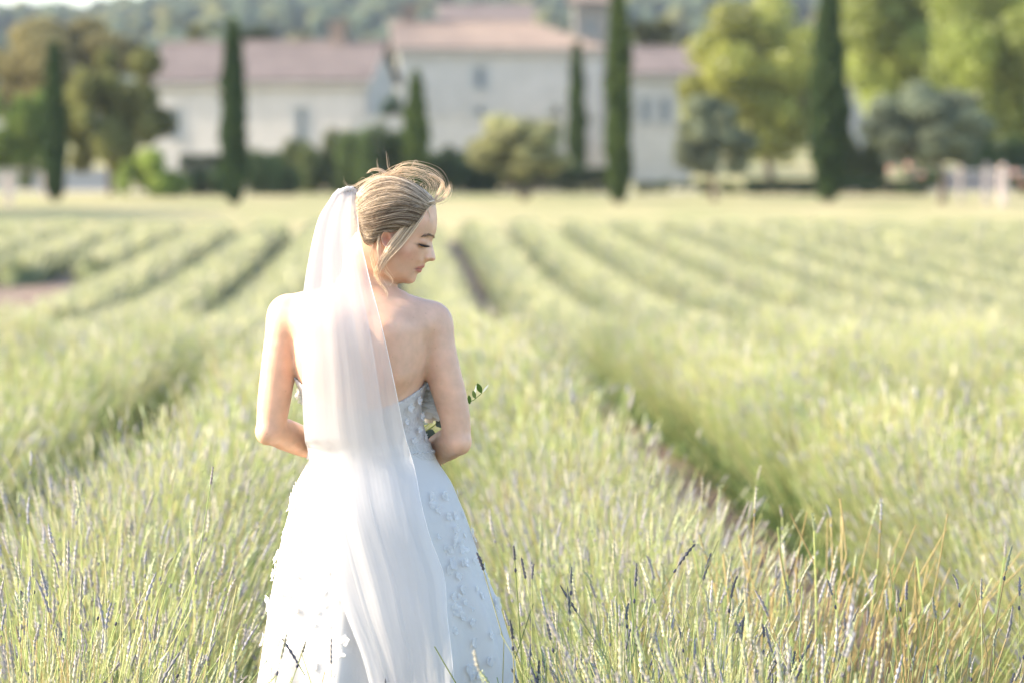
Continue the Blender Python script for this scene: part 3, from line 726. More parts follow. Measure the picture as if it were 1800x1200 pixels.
def house(px0, px1, eave, ridge_py, y, depth, rot, label, wall_m, tile_m, windows, hip=(0, 0), chimneys=(), base=None, over=.35):
    """long side facing the camera from px0 to px1; eave and ridge heights in photo rows"""
    x0, x1 = base_at(px0, y), base_at(px1, y); W = x1-x0
    z0 = float(ground_z(y)) - .6; He = z_at(eave, y)-z0; Hr = z_at(ridge_py, y)-z0
    t = tag(link('stone_house', None, loc=((x0+x1)/2, y, z0)), label, 'house', 'stone houses of the village')
    t.rotation_euler.z = rot
    w2 = W/2
    # walls, with real openings cut into the front as a grid of blocks
    xs_ = sorted({-w2, w2} | {w2*2*q[0]-w2 for q in windows} | {w2*2*q[1]-w2 for q in windows}); zs_ = sorted({0.0, He} | {He*q[2] for q in windows} | {He*q[3] for q in windows})
    mb = MB()
    for xa, xb in zip(xs_, xs_[1:]):
        for za, zb in zip(zs_, zs_[1:]):
            cxm, czm = ((xa+xb)/2+w2)/W, (za+zb)/2/He
            if any(q[0] < cxm < q[1] and q[2] < czm < q[3] for q in windows): continue
            mb.add([(xa, 0, za), (xb, 0, za), (xb, 0, zb), (xa, 0, zb), (xa, .35, za), (xb, .35, za), (xb, .35, zb), (xa, .35, zb)],
                   [np.array([(0, 1, 2, 3), (5, 4, 7, 6), (0, 4, 5, 1), (3, 2, 6, 7), (0, 3, 7, 4), (1, 5, 6, 2)])])
    mid = depth/2
    gz = Hr-.05
    for s in (-1, 1):
        X = s*w2; hp = hip[0 if s < 0 else 1]
        pts = [(X, 0, 0), (X, depth, 0), (X, depth, He)] + ([] if hp else [(X, mid, gz)]) + [(X, 0, He)]
        mb.add(pts, [np.array([list(range(len(pts)))])])
    mb.add([(-w2, depth, 0), (w2, depth, 0), (w2, depth, He), (-w2, depth, He)], [np.array([(0, 1, 2, 3)])])
    link('wall', mb.mesh('wall', False), wall_m, t)
    mb = MB(); ov = over
    hl, hr = hip; rl, rr_ = -w2-ov+hl, w2+ov-hr
    sl = (Hr-He)/mid
    ze = He - ov*sl + .02
    roof_slope(mb, (-w2-ov, -ov, ze), (w2+ov, -ov, ze), (rr_, mid, Hr), (rl, mid, Hr))
    roof_slope(mb, (-w2-ov, depth+ov, ze), (w2+ov, depth+ov, ze), (rr_, mid, Hr), (rl, mid, Hr))
    if hl: roof_slope(mb, (-w2-ov, -ov, ze), (-w2-ov, depth+ov, ze), (rl+.01, mid, Hr), (rl, mid, Hr))
    if hr: roof_slope(mb, (w2+ov, -ov, ze), (w2+ov, depth+ov, ze), (rr_+.01, mid, Hr), (rr_, mid, Hr))
    V, Fq = tubes(np.array([[(rl, mid, Hr+.05), ((rl+rr_)/2, mid, Hr+.05), (rr_, mid, Hr+.05)]]), np.full((1, 3), .14), 8); mb.add(V, Fq)
    roof = link('roof', mb.mesh('roof'), tile_m, t)
    mb = MB().box((-w2-ov, -ov+.02, ze-.22), (w2+ov, -.002, ze-.06)); link('eave_cornice', mb.mesh('eave_cornice', False), wall_m, t)
    for (u, wid, hgt) in chimneys:
        X = -w2+W*u; mb = MB().box((X-wid/2, mid-.3, Hr-.5), (X+wid/2, mid+.3, Hr+hgt)); mb.box((X-wid/2-.08, mid-.38, Hr+hgt), (X+wid/2+.08, mid+.38, Hr+hgt+.12))
        link('chimney', mb.mesh('chimney', False), M_TILE2, roof)
    for q in windows:
        xa, xb, za, zb = q[0]*W-w2, q[1]*W-w2, q[2]*He, q[3]*He
        fr = link('window', MB().box((xa, .12, za), (xa+.07, .22, zb)).box((xb-.07, .12, za), (xb, .22, zb)).box((xa+.07, .12, za), (xb-.07, .22, za+.07)).box((xa+.07, .12, zb-.07), (xb-.07, .22, zb))
             .box(((xa+xb)/2-.03, .125, za+.07), ((xa+xb)/2+.03, .215, zb-.07)).mesh('window', False), M_SHUT, t)
        link('pane', MB().box((xa+.07, .16, za+.07), (xb-.07, .18, zb-.07)).mesh('pane', False), M_GLASS, fr)
        link('sill', MB().box((xa-.08, -.10, za-.10), (xb+.08, .10, za-.004)).mesh('sill', False), wall_m, fr)
        if len(q) > 4:                                 # open shutters either side
            for s, xx_ in ((-1, xa), (1, xb)):
                wd = (xb-xa)/2
                lo, hi = (xx_-wd, xx_-.02) if s < 0 else (xx_+.02, xx_+wd)
                mbs = MB().box((lo, -.05, za), (hi, -.01, zb))
                for zz_ in np.arange(za+.12, zb-.1, .16): mbs.box((lo+.05, -.065, zz_), (hi-.05, -.052, zz_+.10))
                link('shutter', mbs.mesh('shutter', False), M_SHUT, t)
    return t
# left house: long front and a gable turned to the right
house(262, 648, 140, 73, 188, 7.5, RAD(-9), 'long stone house on the left with a pinkish tiled roof and a gable', M_STONE, M_TILE,
      [(.68, .72, .45, .75, 1), (.10, .135, .45, .75, 1)], chimneys=((.80, .8, 1.0),))
house(700, 1058, 86, 33, 206, 10.5, RAD(2), 'tall middle stone house with a hipped brown tiled roof', M_STONE2, M_TILE2,
      [(.38, .425, .70, .86, 1), (.38, .425, .36, .56, 1)], hip=(0, 4.0), chimneys=((.06, .8, .9),))
house(1098, 1260, 128, 84, 196, 6.5, RAD(0), 'small stone house on the right with a mauve tiled roof', M_STONE2, M_TILE,
      [(.19, .26, .50, .78, 1), (.40, .47, .50, .78, 1)])
house(1010, 1070, 4, -20, 236, 6, RAD(0), 'grey stone tower house rising behind the middle roof', M_STONE_SHADE, M_TILE2, [(.35, .6, .80, .90)])
house(780, 930, 36, 8, 244, 6, RAD(0), 'distant house with a mauve roof above the middle house', M_STONE, M_TILE, [(.3, .38, .85, .92)])
house(1470, 1570, 150, 120, 215, 6, RAD(0), 'pinkish house wall glimpsed under the plane trees', M_STONE, M_TILE, [(.4, .5, .4, .7, 1)])

# garden walls
def wall(px0, px1, top, y, label, m, name='garden_wall', thick=.45, cope=True):
    x0, x1 = base_at(px0, y), base_at(px1, y); z0 = float(ground_z(y))-.3; H = z_at(top, y)-z0
    t = tag(link(name, None, loc=((x0+x1)/2, y, z0)), label, 'wall')
    w = (x1-x0)/2
    link('wall', MB().box((-w, 0, 0), (w, thick, H)).mesh('wall', False), m, t)
    if cope:
        mb = MB(); n = max(2, int((x1-x0)/.6)); e = np.linspace(-w, w, n+1)
        rr = np.random.default_rng(abs(int(px0))+5)
        for a, b in zip(e, e[1:]): mb.box((a+.01, -.06, H+.003), (b-.01, thick+.06, H+.10+rr.uniform(0, .03)))
        link('coping', mb.mesh('coping', False), M_STONE, t)
wall(620, 1062, 208, 178, 'pale terrace wall below the middle house', M_STONE)
wall(1062, 1215, 222, 176, 'grey garden wall below the small right house', M_STONE2)
wall(-40, 228, 302, 160, 'low stone wall under the trees on the left', M_STONE2)
wall(1600, 1860, 304, 157, 'grey stone wall behind the broad olive tree', M_STONE_SHADE)

# pale gravel path along the garden
pv = []
for x in np.linspace(base_at(-60, 152), base_at(1860, 152), 60): pv.append([(x, yv_, float(ground_z(yv_))+.012) for yv_ in (155.2, 158.4)])
pv = np.array(pv); i = np.arange(120).reshape(60, 2)
link('path', np_mesh('path', pv.reshape(-1, 3), [np.stack([i[:-1, 0], i[1:, 0], i[1:, 1], i[:-1, 1]], -1)]), plain_mat('path_gravel', (.42, .38, .34), .95, 3, .2), kind='structure')

# posts and pots at the edge of the lawn
M_POST = plain_mat('post_stone', (.62, .50, .44), .85, 3, .2)
def post(px, top, y, w, label, cat='post', name='stone_post'):
    x = base_at(px, y); z0 = float(ground_z(y)); H = z_at(top, y)-z0
    t = tag(link(name, None, loc=(x, y, z0)), label, cat, 'pale stone posts by the lawn')
    link('shaft', MB().box((-w/2, -w/2, -.05), (w/2, w/2, H)).mesh('shaft', False), M_POST, t)
    c = MB().box((-w/2-.04, -w/2-.04, H+.002), (w/2+.04, w/2+.04, H+.07))
    V, Fq = tubes(np.array([[(0, 0, H+.07), (0, 0, H+.12), (0, 0, H+.2), (0, 0, H+.25)]]), np.array([[.02, w*.5, w*.45, .01]]), 10); c.add(V, Fq)
    link('cap', c.mesh('cap', False), M_POST, t)
post(16, 322, 132, .24, 'pale stone post at the far left edge of the lawn')
post(79, 318, 146, .22, 'pinkish stone post beside the left cypress')
post(1688, 304, 137, .16, 'slim pinkish post left of the bright pair on the far right')
post(1733, 300, 133, .20, 'left post of the bright pair at the far right')
post(1762, 302, 131, .26, 'whitest post of the bright pair at the far right')
# rose bushes with pale blooms
M_ROSE = plain_mat('rose_pink', (.62, .34, .27), .6, 6, .2)
def rose(px0, px1, top, y, blooms, label, seed):
    t = shrub('rose_bush', px0, px1, top, y, label, (.06, .09, .035), 1400, .09, seed, cat='rose bush', clumps=8, depth=.6)
    z0 = float(ground_z(y)); x = (base_at(px0, y)+base_at(px1, y))/2
    for (bx, by) in blooms:
        r = np.random.default_rng(int(bx)); mb = MB()
        for k in range(14):
            ph = k*2.4; z = 1-1.4*(k+.5)/14; s = math.sqrt(max(0, 1-z*z)); d = np.array([s*math.cos(ph), s*math.sin(ph), z])
            a = np.cross(d, (.3, .2, 1)); a /= np.linalg.norm(a); b = np.cross(d, a)
            mb.add([d*.10-a*.07, d*.10-b*.07, d*.13+a*.07, d*.10+b*.07], [np.array([(0, 1, 2, 3)])])
        o = link('bloom', mb.mesh('bloom'), M_ROSE, t); o.location = (base_at(bx, y-.5)-x, -.5, z_at(by, y)-z0)
rose(1545, 1650, 282, 148, [(1566, 298), (1597, 294), (1633, 288), (1620, 308)], 'rose bush with three pale pink blooms by the olive tree', 61)
rose(1755, 1815, 300, 150, [(1784, 305), (1800, 322)], 'rose bush with pale blooms at the far right edge', 62)
# ================================================================== the bride
YB = BRIDE_Y
_p00 = at(0, 0, YB); _sx = at(1, 0, YB)[0] - _p00[0]; _sz = (at(0, 1000, YB)[2] - _p00[2]) / 1000.0
def BX(px): return _p00[0] + np.asarray(px, float) * _sx
def BZ(py): return _p00[2] + np.asarray(py, float) * _sz
def bpt(px, py, dy=0.0): return np.array([float(BX(px)), YB + dy, float(BZ(py))])
PXM = 1.0 / _sx                                   # pixels per metre at the bride
def h2px(h): return 520.0 + np.asarray(h, float) / 4.284
def h2py(h): return 260.0 + np.asarray(h, float) / 4.284
HM = _sx / 4.284                                  # metres per head unit

def smin(a, b, k):
    h = np.clip(.5 + .5 * (b - a) / k, 0, 1)
    return b * (1 - h) + a * h - k * h * (1 - h)
def smax(a, b, k): return -smin(-a, -b, k)
def cone(X, Y, Z, a, b, r1, r2):
    ax, ay, az = a; bx, by, bz = b
    dx, dy, dz = bx - ax, by - ay, bz - az
    t = np.clip(((X-ax)*dx + (Y-ay)*dy + (Z-az)*dz) / (dx*dx + dy*dy + dz*dz), 0, 1)
    return np.sqrt((X-ax-t*dx)**2 + (Y-ay-t*dy)**2 + (Z-az-t*dz)**2) - (r1 + (r2 - r1) * t)
def ellip(X, Y, Z, c, r):
    q = np.sqrt(((X-c[0])/r[0])**2 + ((Y-c[1])/r[1])**2 + ((Z-c[2])/r[2])**2)
    return (q - 1) * min(r)

# ---- torso sections: photo row, centre column, half width (px), half depth (m), depth centre (m)
_ts = np.array([
    (500, 640,  40, .050,  .010), (516, 640,  64, .066,  .005), (534, 638, 104, .086,  .000), (560, 637, 126, .102, -.002),
    (600, 636, 124, .106, -.004), (650, 634, 117, .105,  .000), (700, 636, 100, .098,  .006),
    (750, 643, 96, .090,  .012), (790, 650, 104, .090,  .014), (840, 652, 122, .104,  .010),
    (920, 655, 152, .125,  .000), (1000, 656, 156, .125,  .000), (1060, 656, 148, .115, .0)], float)
_tz = BZ(_ts[::-1, 0]); _tr = _ts[::-1]
def torso(X, Y, Z):
    c = BX(hermite(Z, _tz, _tr[:, 1])); a = hermite(Z, _tz, _tr[:, 2]) * _sx
    b = hermite(Z, _tz, _tr[:, 3]); yc = YB + hermite(Z, _tz, _tr[:, 4])
    q = (np.abs((X-c)/a)**2.25 + np.abs((Y-yc)/b)**2.25)**(1/2.25)
    d = (q - 1) * np.minimum(a, b)
    return smax(smax(d, Z - BZ(512), .02), BZ(1050) - Z, .03)

ARM = {
 'L': dict(up=[(bpt(508, 556, .004), .0400), (bpt(494, 605, -.006), .0350), (bpt(488, 650, -.008), .0342), (bpt(481, 700, -.008), .0325), (bpt(475, 752, -.010), .0285)],
           wr=bpt(598, 814, .19), hand=bpt(655, 812, .255), r=(.0300, .0310, .0205)),
 'R': dict(up=[(bpt(755, 568, .004), .0400), (bpt(768, 607, -.006), .0355), (bpt(778, 650, -.008), .0345), (bpt(792, 700, -.008), .0325), (bpt(801, 742, -.010), .0290), (bpt(802, 770, -.010), .0282)],
           wr=bpt(738, 816, .20), hand=bpt(690, 806, .262), r=(.0300, .0315, .0210)),
}
for _A in ARM.values():
    _A['el'] = _A['up'][-1][0]
def body_sdf(X, Y, Z):
    d = torso(X, Y, Z)
    d = smin(d, cone(X, Y, Z, bpt(640, 545, .005), bpt(642, 450, .0), .052, .045), .045)       # neck
    d = smin(d, cone(X, Y, Z, bpt(610, 528, -.02), bpt(540, 542, -.008), .032, .034), .04)     # trapezius
    d = smin(d, cone(X, Y, Z, bpt(672, 540, -.02), bpt(728, 558, -.008), .032, .034), .04)
    d = smin(d, cone(X, Y, Z, bpt(590, 575, -.070), bpt(582, 640, -.078), .030, .022), .035)  # shoulder blades
    d = smin(d, cone(X, Y, Z, bpt(688, 585, -.074), bpt(694, 650, -.080), .034, .026), .03)
    d = smax(d, -cone(X, Y, Z, bpt(638, 545, -.128), bpt(645, 800, -.104), .016, .016), .035)  # spine
    for k, A in ARM.items():
        r2, r3, r4 = A['r']
        wr, hd = A['wr'], A['hand']; el = A['el']
        arm = None
        fm = el * .66 + wr * .34
        for line in (A['up'], [(el, r2*.94), (el*.84+wr*.16, r3), (fm, r3*.985), (el*.3+wr*.7, (r3+r4)*.5), (wr, r4)]):
            pr = resample(np.array([list(p)+[q] for p, q in line]), 12)
            for p, q in zip(pr, pr[1:]):
                c = cone(X, Y, Z, p[:3], q[:3], p[3], q[3])
                arm = c if arm is None else smin(arm, c, .0025)
        arm = smin(arm, ellip(X, Y, Z, el + np.array([(-.006 if k == 'L' else .006), -.010, -.008]), (.022, .022, .022)), .012)
        arm = smin(arm, cone(X, Y, Z, wr, hd, r4, .024), .015)                                # palm
        d = smin(d, arm, .009)
        s0 = A['up'][0][0]                                                                    # deltoid and shoulder cap
        d = smin(d, cone(X, Y, Z, s0 * .5 + bpt(640, 560, 0) * .5, s0, .040, .037), .03)
    # legs and feet under the skirt
    for s in (-1, 1):
        hip = bpt(656 + s * 75, 1010, 0); kn = bpt(656 + s * 62, 1400, -.01); an = bpt(656 + s * 55, 1715, .01); toe = bpt(656 + s * 62, 1765, .15)
        leg = smin(cone(X, Y, Z, hip, kn, .082, .052), cone(X, Y, Z, kn, an, .052, .034), .03)
        leg = smin(leg, cone(X, Y, Z, an - np.array([0, 0, .03]), toe, .03, .022), .03)
        d = smin(d, leg, .04)
    return d

# ---- head: profile outline and half-width relief, in head units (side view as in the photograph)
PROFILE = np.array([(1050,425),(1060,480),(1063,530),(1062,580),(1057,618),(1048,648),(1036,678),(1024,703),(1026,722),(1033,750),
    (1041,780),(1049,808),(1052,826),(1046,842),(1030,849),(1008,848),(988,854),(974,865),(969,876),(970,888),(966,897),(950,905),
    (950,912),(948,922),(942,932),(926,938),(914,946),(909,960),(905,978),(896,998),(878,1013),(852,1019),(815,1014),(770,1008),(715,1000),
    (640,975),(570,930),(510,860),(478,780),(462,690),(448,590),(442,480),(462,370),(520,290),(610,243),(720,228),(850,258),(950,318),(1015,378)], float)
HAIR_SIL = np.array([(1052,438),(1052,405),(1010,348),(950,298),(850,238),(720,200),(600,212),(510,262),(452,330),(428,430),(428,540),(448,640),(470,720),(520,780),
    (600,800),(700,760),(800,700),(900,640),(1000,520)], float)
HAIR_REG = np.array([(1070,452),(1030,462),(1000,500),(968,560),(930,596),(880,612),(820,612),(760,600),(700,602),(650,628),(628,680),(600,715),(560,720),(535,755),(500,760),
    (400,700),(380,400),(450,230),(700,150),(900,180),(1070,360)], float)
_wp = np.array([(680,690,64),(740,700,66),(800,720,65),(860,725,62),(905,735,55),(938,722,47),(968,712,38),(1000,716,20),(1016,704,11),
    (930,655,56),(985,640,44),(1025,636,28),(1045,560,28),(1005,545,48),(945,525,61),(880,520,67),(860,600,67),(1040,480,28),(1000,460,48),
    (1026,752,9),(1003,758,17),(976,768,27),(950,780,38),(1038,822,13),(1012,830,16),(990,826,19),(970,835,20),(955,845,26),(935,835,36),(900,800,48),(850,800,58),(780,800,63),
    (1006,790,15),(985,800,19),
    (955,880,15),(930,888,24),(905,905,29),(934,922,18),(914,928,23),(902,946,22),(884,980,20),(850,990,27),(860,950,33),(880,925,33),
    (820,900,47),(780,930,48),(720,900,55),(740,975,40),(680,880,58),(655,820,62),(800,1000,26),(880,870,42),
    (600,500,74),(500,550,58),(700,350,68),(850,350,64),(700,260,46),(600,300,52),(520,420,58),(560,640,62),(540,730,52),(760,480,73),(960,380,50),(560,880,50),(640,950,50),(900,430,62),(470,620,44)], float)
def _rbf(pts, q):
    P = pts[:, :2] / 300.0; w = pts[:, 2]
    def phi(r2): return np.where(r2 > 1e-12, .5 * r2 * np.log(np.maximum(r2, 1e-12)), 0)
    n = len(P)
    K = phi(((P[:, None] - P[None])**2).sum(-1)) + np.eye(n) * 1e-5
    A = np.zeros((n+3, n+3)); A[:n, :n] = K; A[:n, n] = 1; A[:n, n+1:] = P; A[n, :n] = 1; A[n+1:, :n] = P.T
    s = np.linalg.solve(A, np.r_[w, 0, 0, 0])
    Q = q / 300.0
    out = np.zeros(len(Q))
    for i in range(n):
        out += s[i] * phi(((Q - P[i])**2).sum(-1))
    return out + s[n] + Q @ s[n+1:]
def poly_sd(poly, X, Y):
    """signed distance, positive inside"""
    d = np.full(X.shape, 1e9); ins = np.zeros(X.shape, bool)
    n = len(poly)
    for i in range(n):
        ax, ay = poly[i]; bx, by = poly[(i+1) % n]
        ex, ey = bx-ax, by-ay
        t = np.clip(((X-ax)*ex + (Y-ay)*ey) / (ex*ex+ey*ey+1e-9), 0, 1)
        d = np.minimum(d, (X-ax-t*ex)**2 + (Y-ay-t*ey)**2)
        c = ((ay > Y) != (by > Y)) & (X < (bx-ax) * (Y-ay) / (by-ay+1e-12) + ax)
        ins ^= c
    return np.where(ins, 1, -1) * np.sqrt(d)
def closed_smooth(poly, n):
    p = np.vstack([poly[-3:], poly, poly[:3]])
    d = np.r_[0, np.cumsum(np.linalg.norm(np.diff(p, axis=0), axis=1))]
    s = np.linspace(d[3], d[3+len(poly)], n, endpoint=False)
    return np.stack([hermite(s, d, p[:, c]) for c in range(2)], 1)

GH = 6.0                                            # relief raster step (head units, 1.6 mm)
_gx = np.arange(360, 1130, GH); _gy = np.arange(140, 1100, GH)
_GX, _GY = np.meshgrid(_gx, _gy, indexing='ij')
_Wraw = np.clip(_rbf(_wp, np.stack([_GX.ravel(), _GY.ravel()], 1)).reshape(_GX.shape), 4, 80)
def _g(cx, cy, sx_, sy_=None, rot=0):
    sy_ = sy_ or sx_
    c, s = math.cos(rot), math.sin(rot)
    u = ((_GX-cx)*c + (_GY-cy)*s)/sx_; v = (-(_GX-cx)*s + (_GY-cy)*c)/sy_
    return np.exp(-.5*(u*u+v*v))
_W = _Wraw.copy()
_W += 3.2*_g(968, 712, 24, 17) - 3.0*_g(962, 742, 30, 8, .25) - 3.5*_g(985, 678, 26, 9, .1)     # closed lid, crease under and over it
_W += 1.8*_g(985, 646, 40, 10, .1)                                                             # brow
_W += 4.0*_g(988, 832, 15, 13) - 4.0*_g(968, 822, 9, 18, .3) - 2.0*_g(1004, 850, 10, 6)         # nostril wing and its crease
_W += 3.0*_g(942, 893, 20, 6.5, -.25) + 3.0*_g(930, 920, 16, 6.5, .28) - 3.5*_g(926, 906, 24, 4.0, .0) - 1.2*_g(903, 907, 8, 6)
_W += 2.0*_g(850, 770, 60, 35)                                                                 # cheek
# ear
_er = -.22
_ex = ((_GX-694)*math.cos(_er) + (_GY-684)*math.sin(_er))/50.0; _ey = (-(_GX-694)*math.sin(_er) + (_GY-684)*math.cos(_er))/76.0
_rr = np.sqrt(_ex**2 + _ey**2)
_ear = 13*np.exp(-((_rr-.80)/.20)**2) * (1 - .55*np.exp(-((_ex-.9)/.5)**2)) + 6*(_rr < .8)*np.exp(-((_rr-.45)/.22)**2)
_ear = np.where(_rr < 1.3, _ear, 0) + 5*_g(705, 748, 16, 14)
_W += _ear
_prof = closed_smooth(PROFILE, 260)
_sd = poly_sd(_prof, _GX, _GY) * HM * 1000          # mm
def _rim2(sd, R):
    u = sd / R
    return np.where(u < 1, 2*u - np.minimum(u, 1)**2, 1.0)
_W2 = _W**2 * np.maximum(_rim2(_sd, 11.0), -3)
_hs = poly_sd(closed_smooth(HAIR_SIL, 160), _GX, _GY) * HM * 1000
_hr = poly_sd(HAIR_REG, _GX, _GY) * HM * 1000
_WH = _Wraw + np.clip(_hr * .55, -5, 8) + 1.1*np.sin((_GY + .35*_GX)/17.0 + 1.5*np.sin(_GX/60.0))*np.clip(_hr/12, 0, 1)
_WH2 = _WH**2 * np.maximum(_rim2(_hs, 26.0), -3)

def _bil(G, hx, hy):
    fx = np.clip((np.asarray(hx, float) - _gx[0]) / GH, 0, len(_gx)-1.001); fy = np.clip((np.asarray(hy, float) - _gy[0]) / GH, 0, len(_gy)-1.001)
    i = fx.astype(int); j = fy.astype(int); u = fx-i; v = fy-j
    return G[i,j]*(1-u)*(1-v)+G[i+1,j]*u*(1-v)+G[i,j+1]*(1-u)*v+G[i+1,j+1]*u*v
_gW2x, _gW2z = np.gradient(_W2, GH*HM*1000)
def head_sdf(X, Y, Z):
    """X, Y, Z open grids"""
    hx = ((X - _p00[0]) / _sx - 520) * 4.284; hy = ((Z - _p00[2]) / _sz - 260) * 4.284
    W2 = _bil(_W2, hx, hy); g2 = _bil(_gW2x, hx, hy)**2 + _bil(_gW2z, hx, hy)**2
    w = (Y - YB) * 1000
    d = (w*w - W2) / np.sqrt(4*w*w + g2 + 60)
    return np.where((hx < 370) | (hx > 1120) | (hy > 1085) | (hy < 150), 60, d) / 1000.0

def sdf_grid(fn, lo, hi, h):
    ax = [np.arange(lo[i], hi[i] + h, h) for i in range(3)]
    X, Y, Z = np.meshgrid(*ax, indexing='ij', sparse=True)
    return fn(X, Y, Z), np.array([a[0] for a in ax])

def person_sdf(X, Y, Z):
    X, Y, Z = np.broadcast_arrays(X, Y, Z)
    return smin(body_sdf(X, Y, Z), head_sdf(X, Y, Z), .016)

zc_ = float(BZ(500))
hb, hf = 0.0022, 0.0052
Fh, oh = sdf_grid(person_sdf, (float(BX(590)), YB-.10, zc_), (float(BX(785)), YB+.10, float(BZ(300))), hb)
Vh, Qh = surface_nets(Fh, oh, hb)
def lower_sdf(X, Y, Z):
    X, Y, Z = np.broadcast_arrays(X, Y, Z)
    return smin(body_sdf(X, Y, Z), head_sdf(X, Y, Z), .016)
Fb, ob = sdf_grid(lower_sdf, (float(BX(435)), YB-.17, -0.01), (float(BX(840)), YB+.32, zc_ + hf*.6), hf)
Vb, Qb = surface_nets(Fb, ob, hf)

SKIN = np.array((.67, .410, .275))
def skin_col(V):
    c = np.tile(SKIN, (len(V), 1))
    hx = ((V[:, 0] - _p00[0]) / _sx - 520) * 4.284; hy = ((V[:, 2] - _p00[2]) / _sz - 260) * 4.284
    def blob(cx, cy, sx_, sy_, rot=0):
        cc, s = math.cos(rot), math.sin(rot)
        return np.exp(-.5*((((hx-cx)*cc+(hy-cy)*s)/sx_)**2 + ((-(hx-cx)*s+(hy-cy)*cc)/sy_)**2))
    def mixc(col, f):
        nonlocal c
        c = c*(1-f[:, None]) + np.array(col)*f[:, None]
    mixc((.50, .24, .13), .55*np.clip(blob(960, 705, 36, 20), 0, 1))          # eye shadow
    mixc((.07, .04, .03), np.clip(1.3*blob(962, 729, 34, 6.0, .22), 0, .95))  # lash line
    mixc((.52, .17, .15), np.clip(1.6*blob(942, 892, 22, 6.5, -.25), 0, .9))    # lips
    mixc((.55, .18, .16), np.clip(1.6*blob(930, 920, 18, 7.0, .28), 0, .9))
    mixc((.18, .05, .05), np.clip(1.2*blob(926, 906, 20, 3.0, .0), 0, .7))
    mixc((.60, .24, .18), .35*blob(850, 800, 55, 35))                         # blush
    mixc((.62, .24, .17), .5*blob(700, 690, 45, 60))                          # ear
    return c
V = np.vstack([Vh, Vb]); Q = np.vstack([Qh, Qb + len(Vh)])
me = np_mesh('body', V, [Q], skin_col(V))

def skin_mat():
    m, nt, out = new_mat('skin')
    a = N(nt, 'ShaderNodeAttribute', _attribute_name='Col')
    g = N(nt, 'ShaderNodeNewGeometry')
    n1 = N(nt, 'ShaderNodeTexNoise', Scale=28.0, Detail=4.0)
    n2 = N(nt, 'ShaderNodeTexVoronoi', Scale=46.0); n2.inputs['Randomness'].default_value = 1.0
    n3 = N(nt, 'ShaderNodeTexNoise', Scale=420.0, Detail=2.0)
    for n in (n1, n2, n3): nt.links.new(g.outputs['Position'], n.inputs['Vector'])
    mr = N(nt, 'ShaderNodeMapRange'); mr.inputs['From Min'].default_value = .3; mr.inputs['From Max'].default_value = .7
    mr.inputs['To Min'].default_value = .86; mr.inputs['To Max'].default_value = 1.10
    nt.links.new(n1.outputs[0], mr.inputs[0])
    fr = N(nt, 'ShaderNodeMapRange'); fr.inputs['From Min'].default_value = .03; fr.inputs['From Max'].default_value = .10
    fr.inputs['To Min'].default_value = .80; fr.inputs['To Max'].default_value = 1.0
    nt.links.new(n2.outputs['Distance'], fr.inputs[0])
    mm = N(nt, 'ShaderNodeMath', _operation='MULTIPLY'); nt.links.new(mr.outputs[0], mm.inputs[0]); nt.links.new(fr.outputs[0], mm.inputs[1])
    sc = N(nt, 'ShaderNodeVectorMath', _operation='SCALE'); nt.links.new(a.outputs['Color'], sc.inputs[0]); nt.links.new(mm.outputs[0], sc.inputs['Scale'])
    p = N(nt, 'ShaderNodeBsdfPrincipled', Roughness=.48)
    p.inputs['Specular IOR Level'].default_value = .35
    p.inputs['Subsurface Weight'].default_value = .25
    p.inputs['Subsurface Radius'].default_value = (1.0, .35, .2)
    p.inputs['Subsurface Scale'].default_value = .012
    nt.links.new(sc.outputs[0], p.inputs['Base Color'])
    b = N(nt, 'ShaderNodeBump', Strength=.12, Distance=.001); nt.links.new(n3.outputs[0], b.inputs['Height']); nt.links.new(b.outputs[0], p.inputs['Normal'])
    nt.links.new(p.outputs[0], out.inputs['Surface'])
    return m
M_SKIN = skin_mat()

bride = link('person', None, loc=(float(BX(656)), YB, 0.0),
    label='bride in white strapless gown and long veil, back turned, looking down to the right', cat='person')
def child(name, me_, mat, parent=None, **kw):
    """a part whose mesh is in world coordinates"""
    parent = parent or bride
    o = link(name, me_, mat, parent, **kw)
    base = Vector((0, 0, 0)); p = parent
    while p is not None:
        base += Vector(p.location); p = p.parent
    o.location = -base + Vector(kw.get('loc') or (0, 0, 0))
    return o
child('body', me, M_SKIN)

# ---- fingers (they close round the bouquet in front of the waist)
mbf = MB()
for k, A in ARM.items():
    s = 1 if k == 'L' else -1
    hd = A['hand']; wr = A['wr']
    for i in range(4):
        o = hd + np.array([s*.010, .004, .020 - .014*i])
        L = (.62, .70, .66, .52)[i] * .1
        pts = [o, o + np.array([s*.30*L, .30*L, 0]), o + np.array([s*.72*L, .20*L, -.002]), o + np.array([s*.85*L, -.12*L, -.004])]
        pth = resample(pts, 8)[None]
        Vt, Ft = tubes(pth, np.array([[.0088, .0086, .0084, .0082, .008, .0076, .0066, .003]]), 8)
        mbf.add(Vt, Ft, SKIN)
    o = hd * .6 + wr * .4 + np.array([0, .0, .018])
    pth = resample([o, o + np.array([s*.012, .014, .022]), o + np.array([s*.030, .020, .034]), o + np.array([s*.046, .014, .036])], 8)[None]
    Vt, Ft = tubes(pth, np.array([[.0105, .0105, .010, .0098, .0095, .009, .0075, .0035]]), 8)
    mbf.add(Vt, Ft, SKIN)
child('fingers', mbf.mesh('fingers'), M_SKIN)

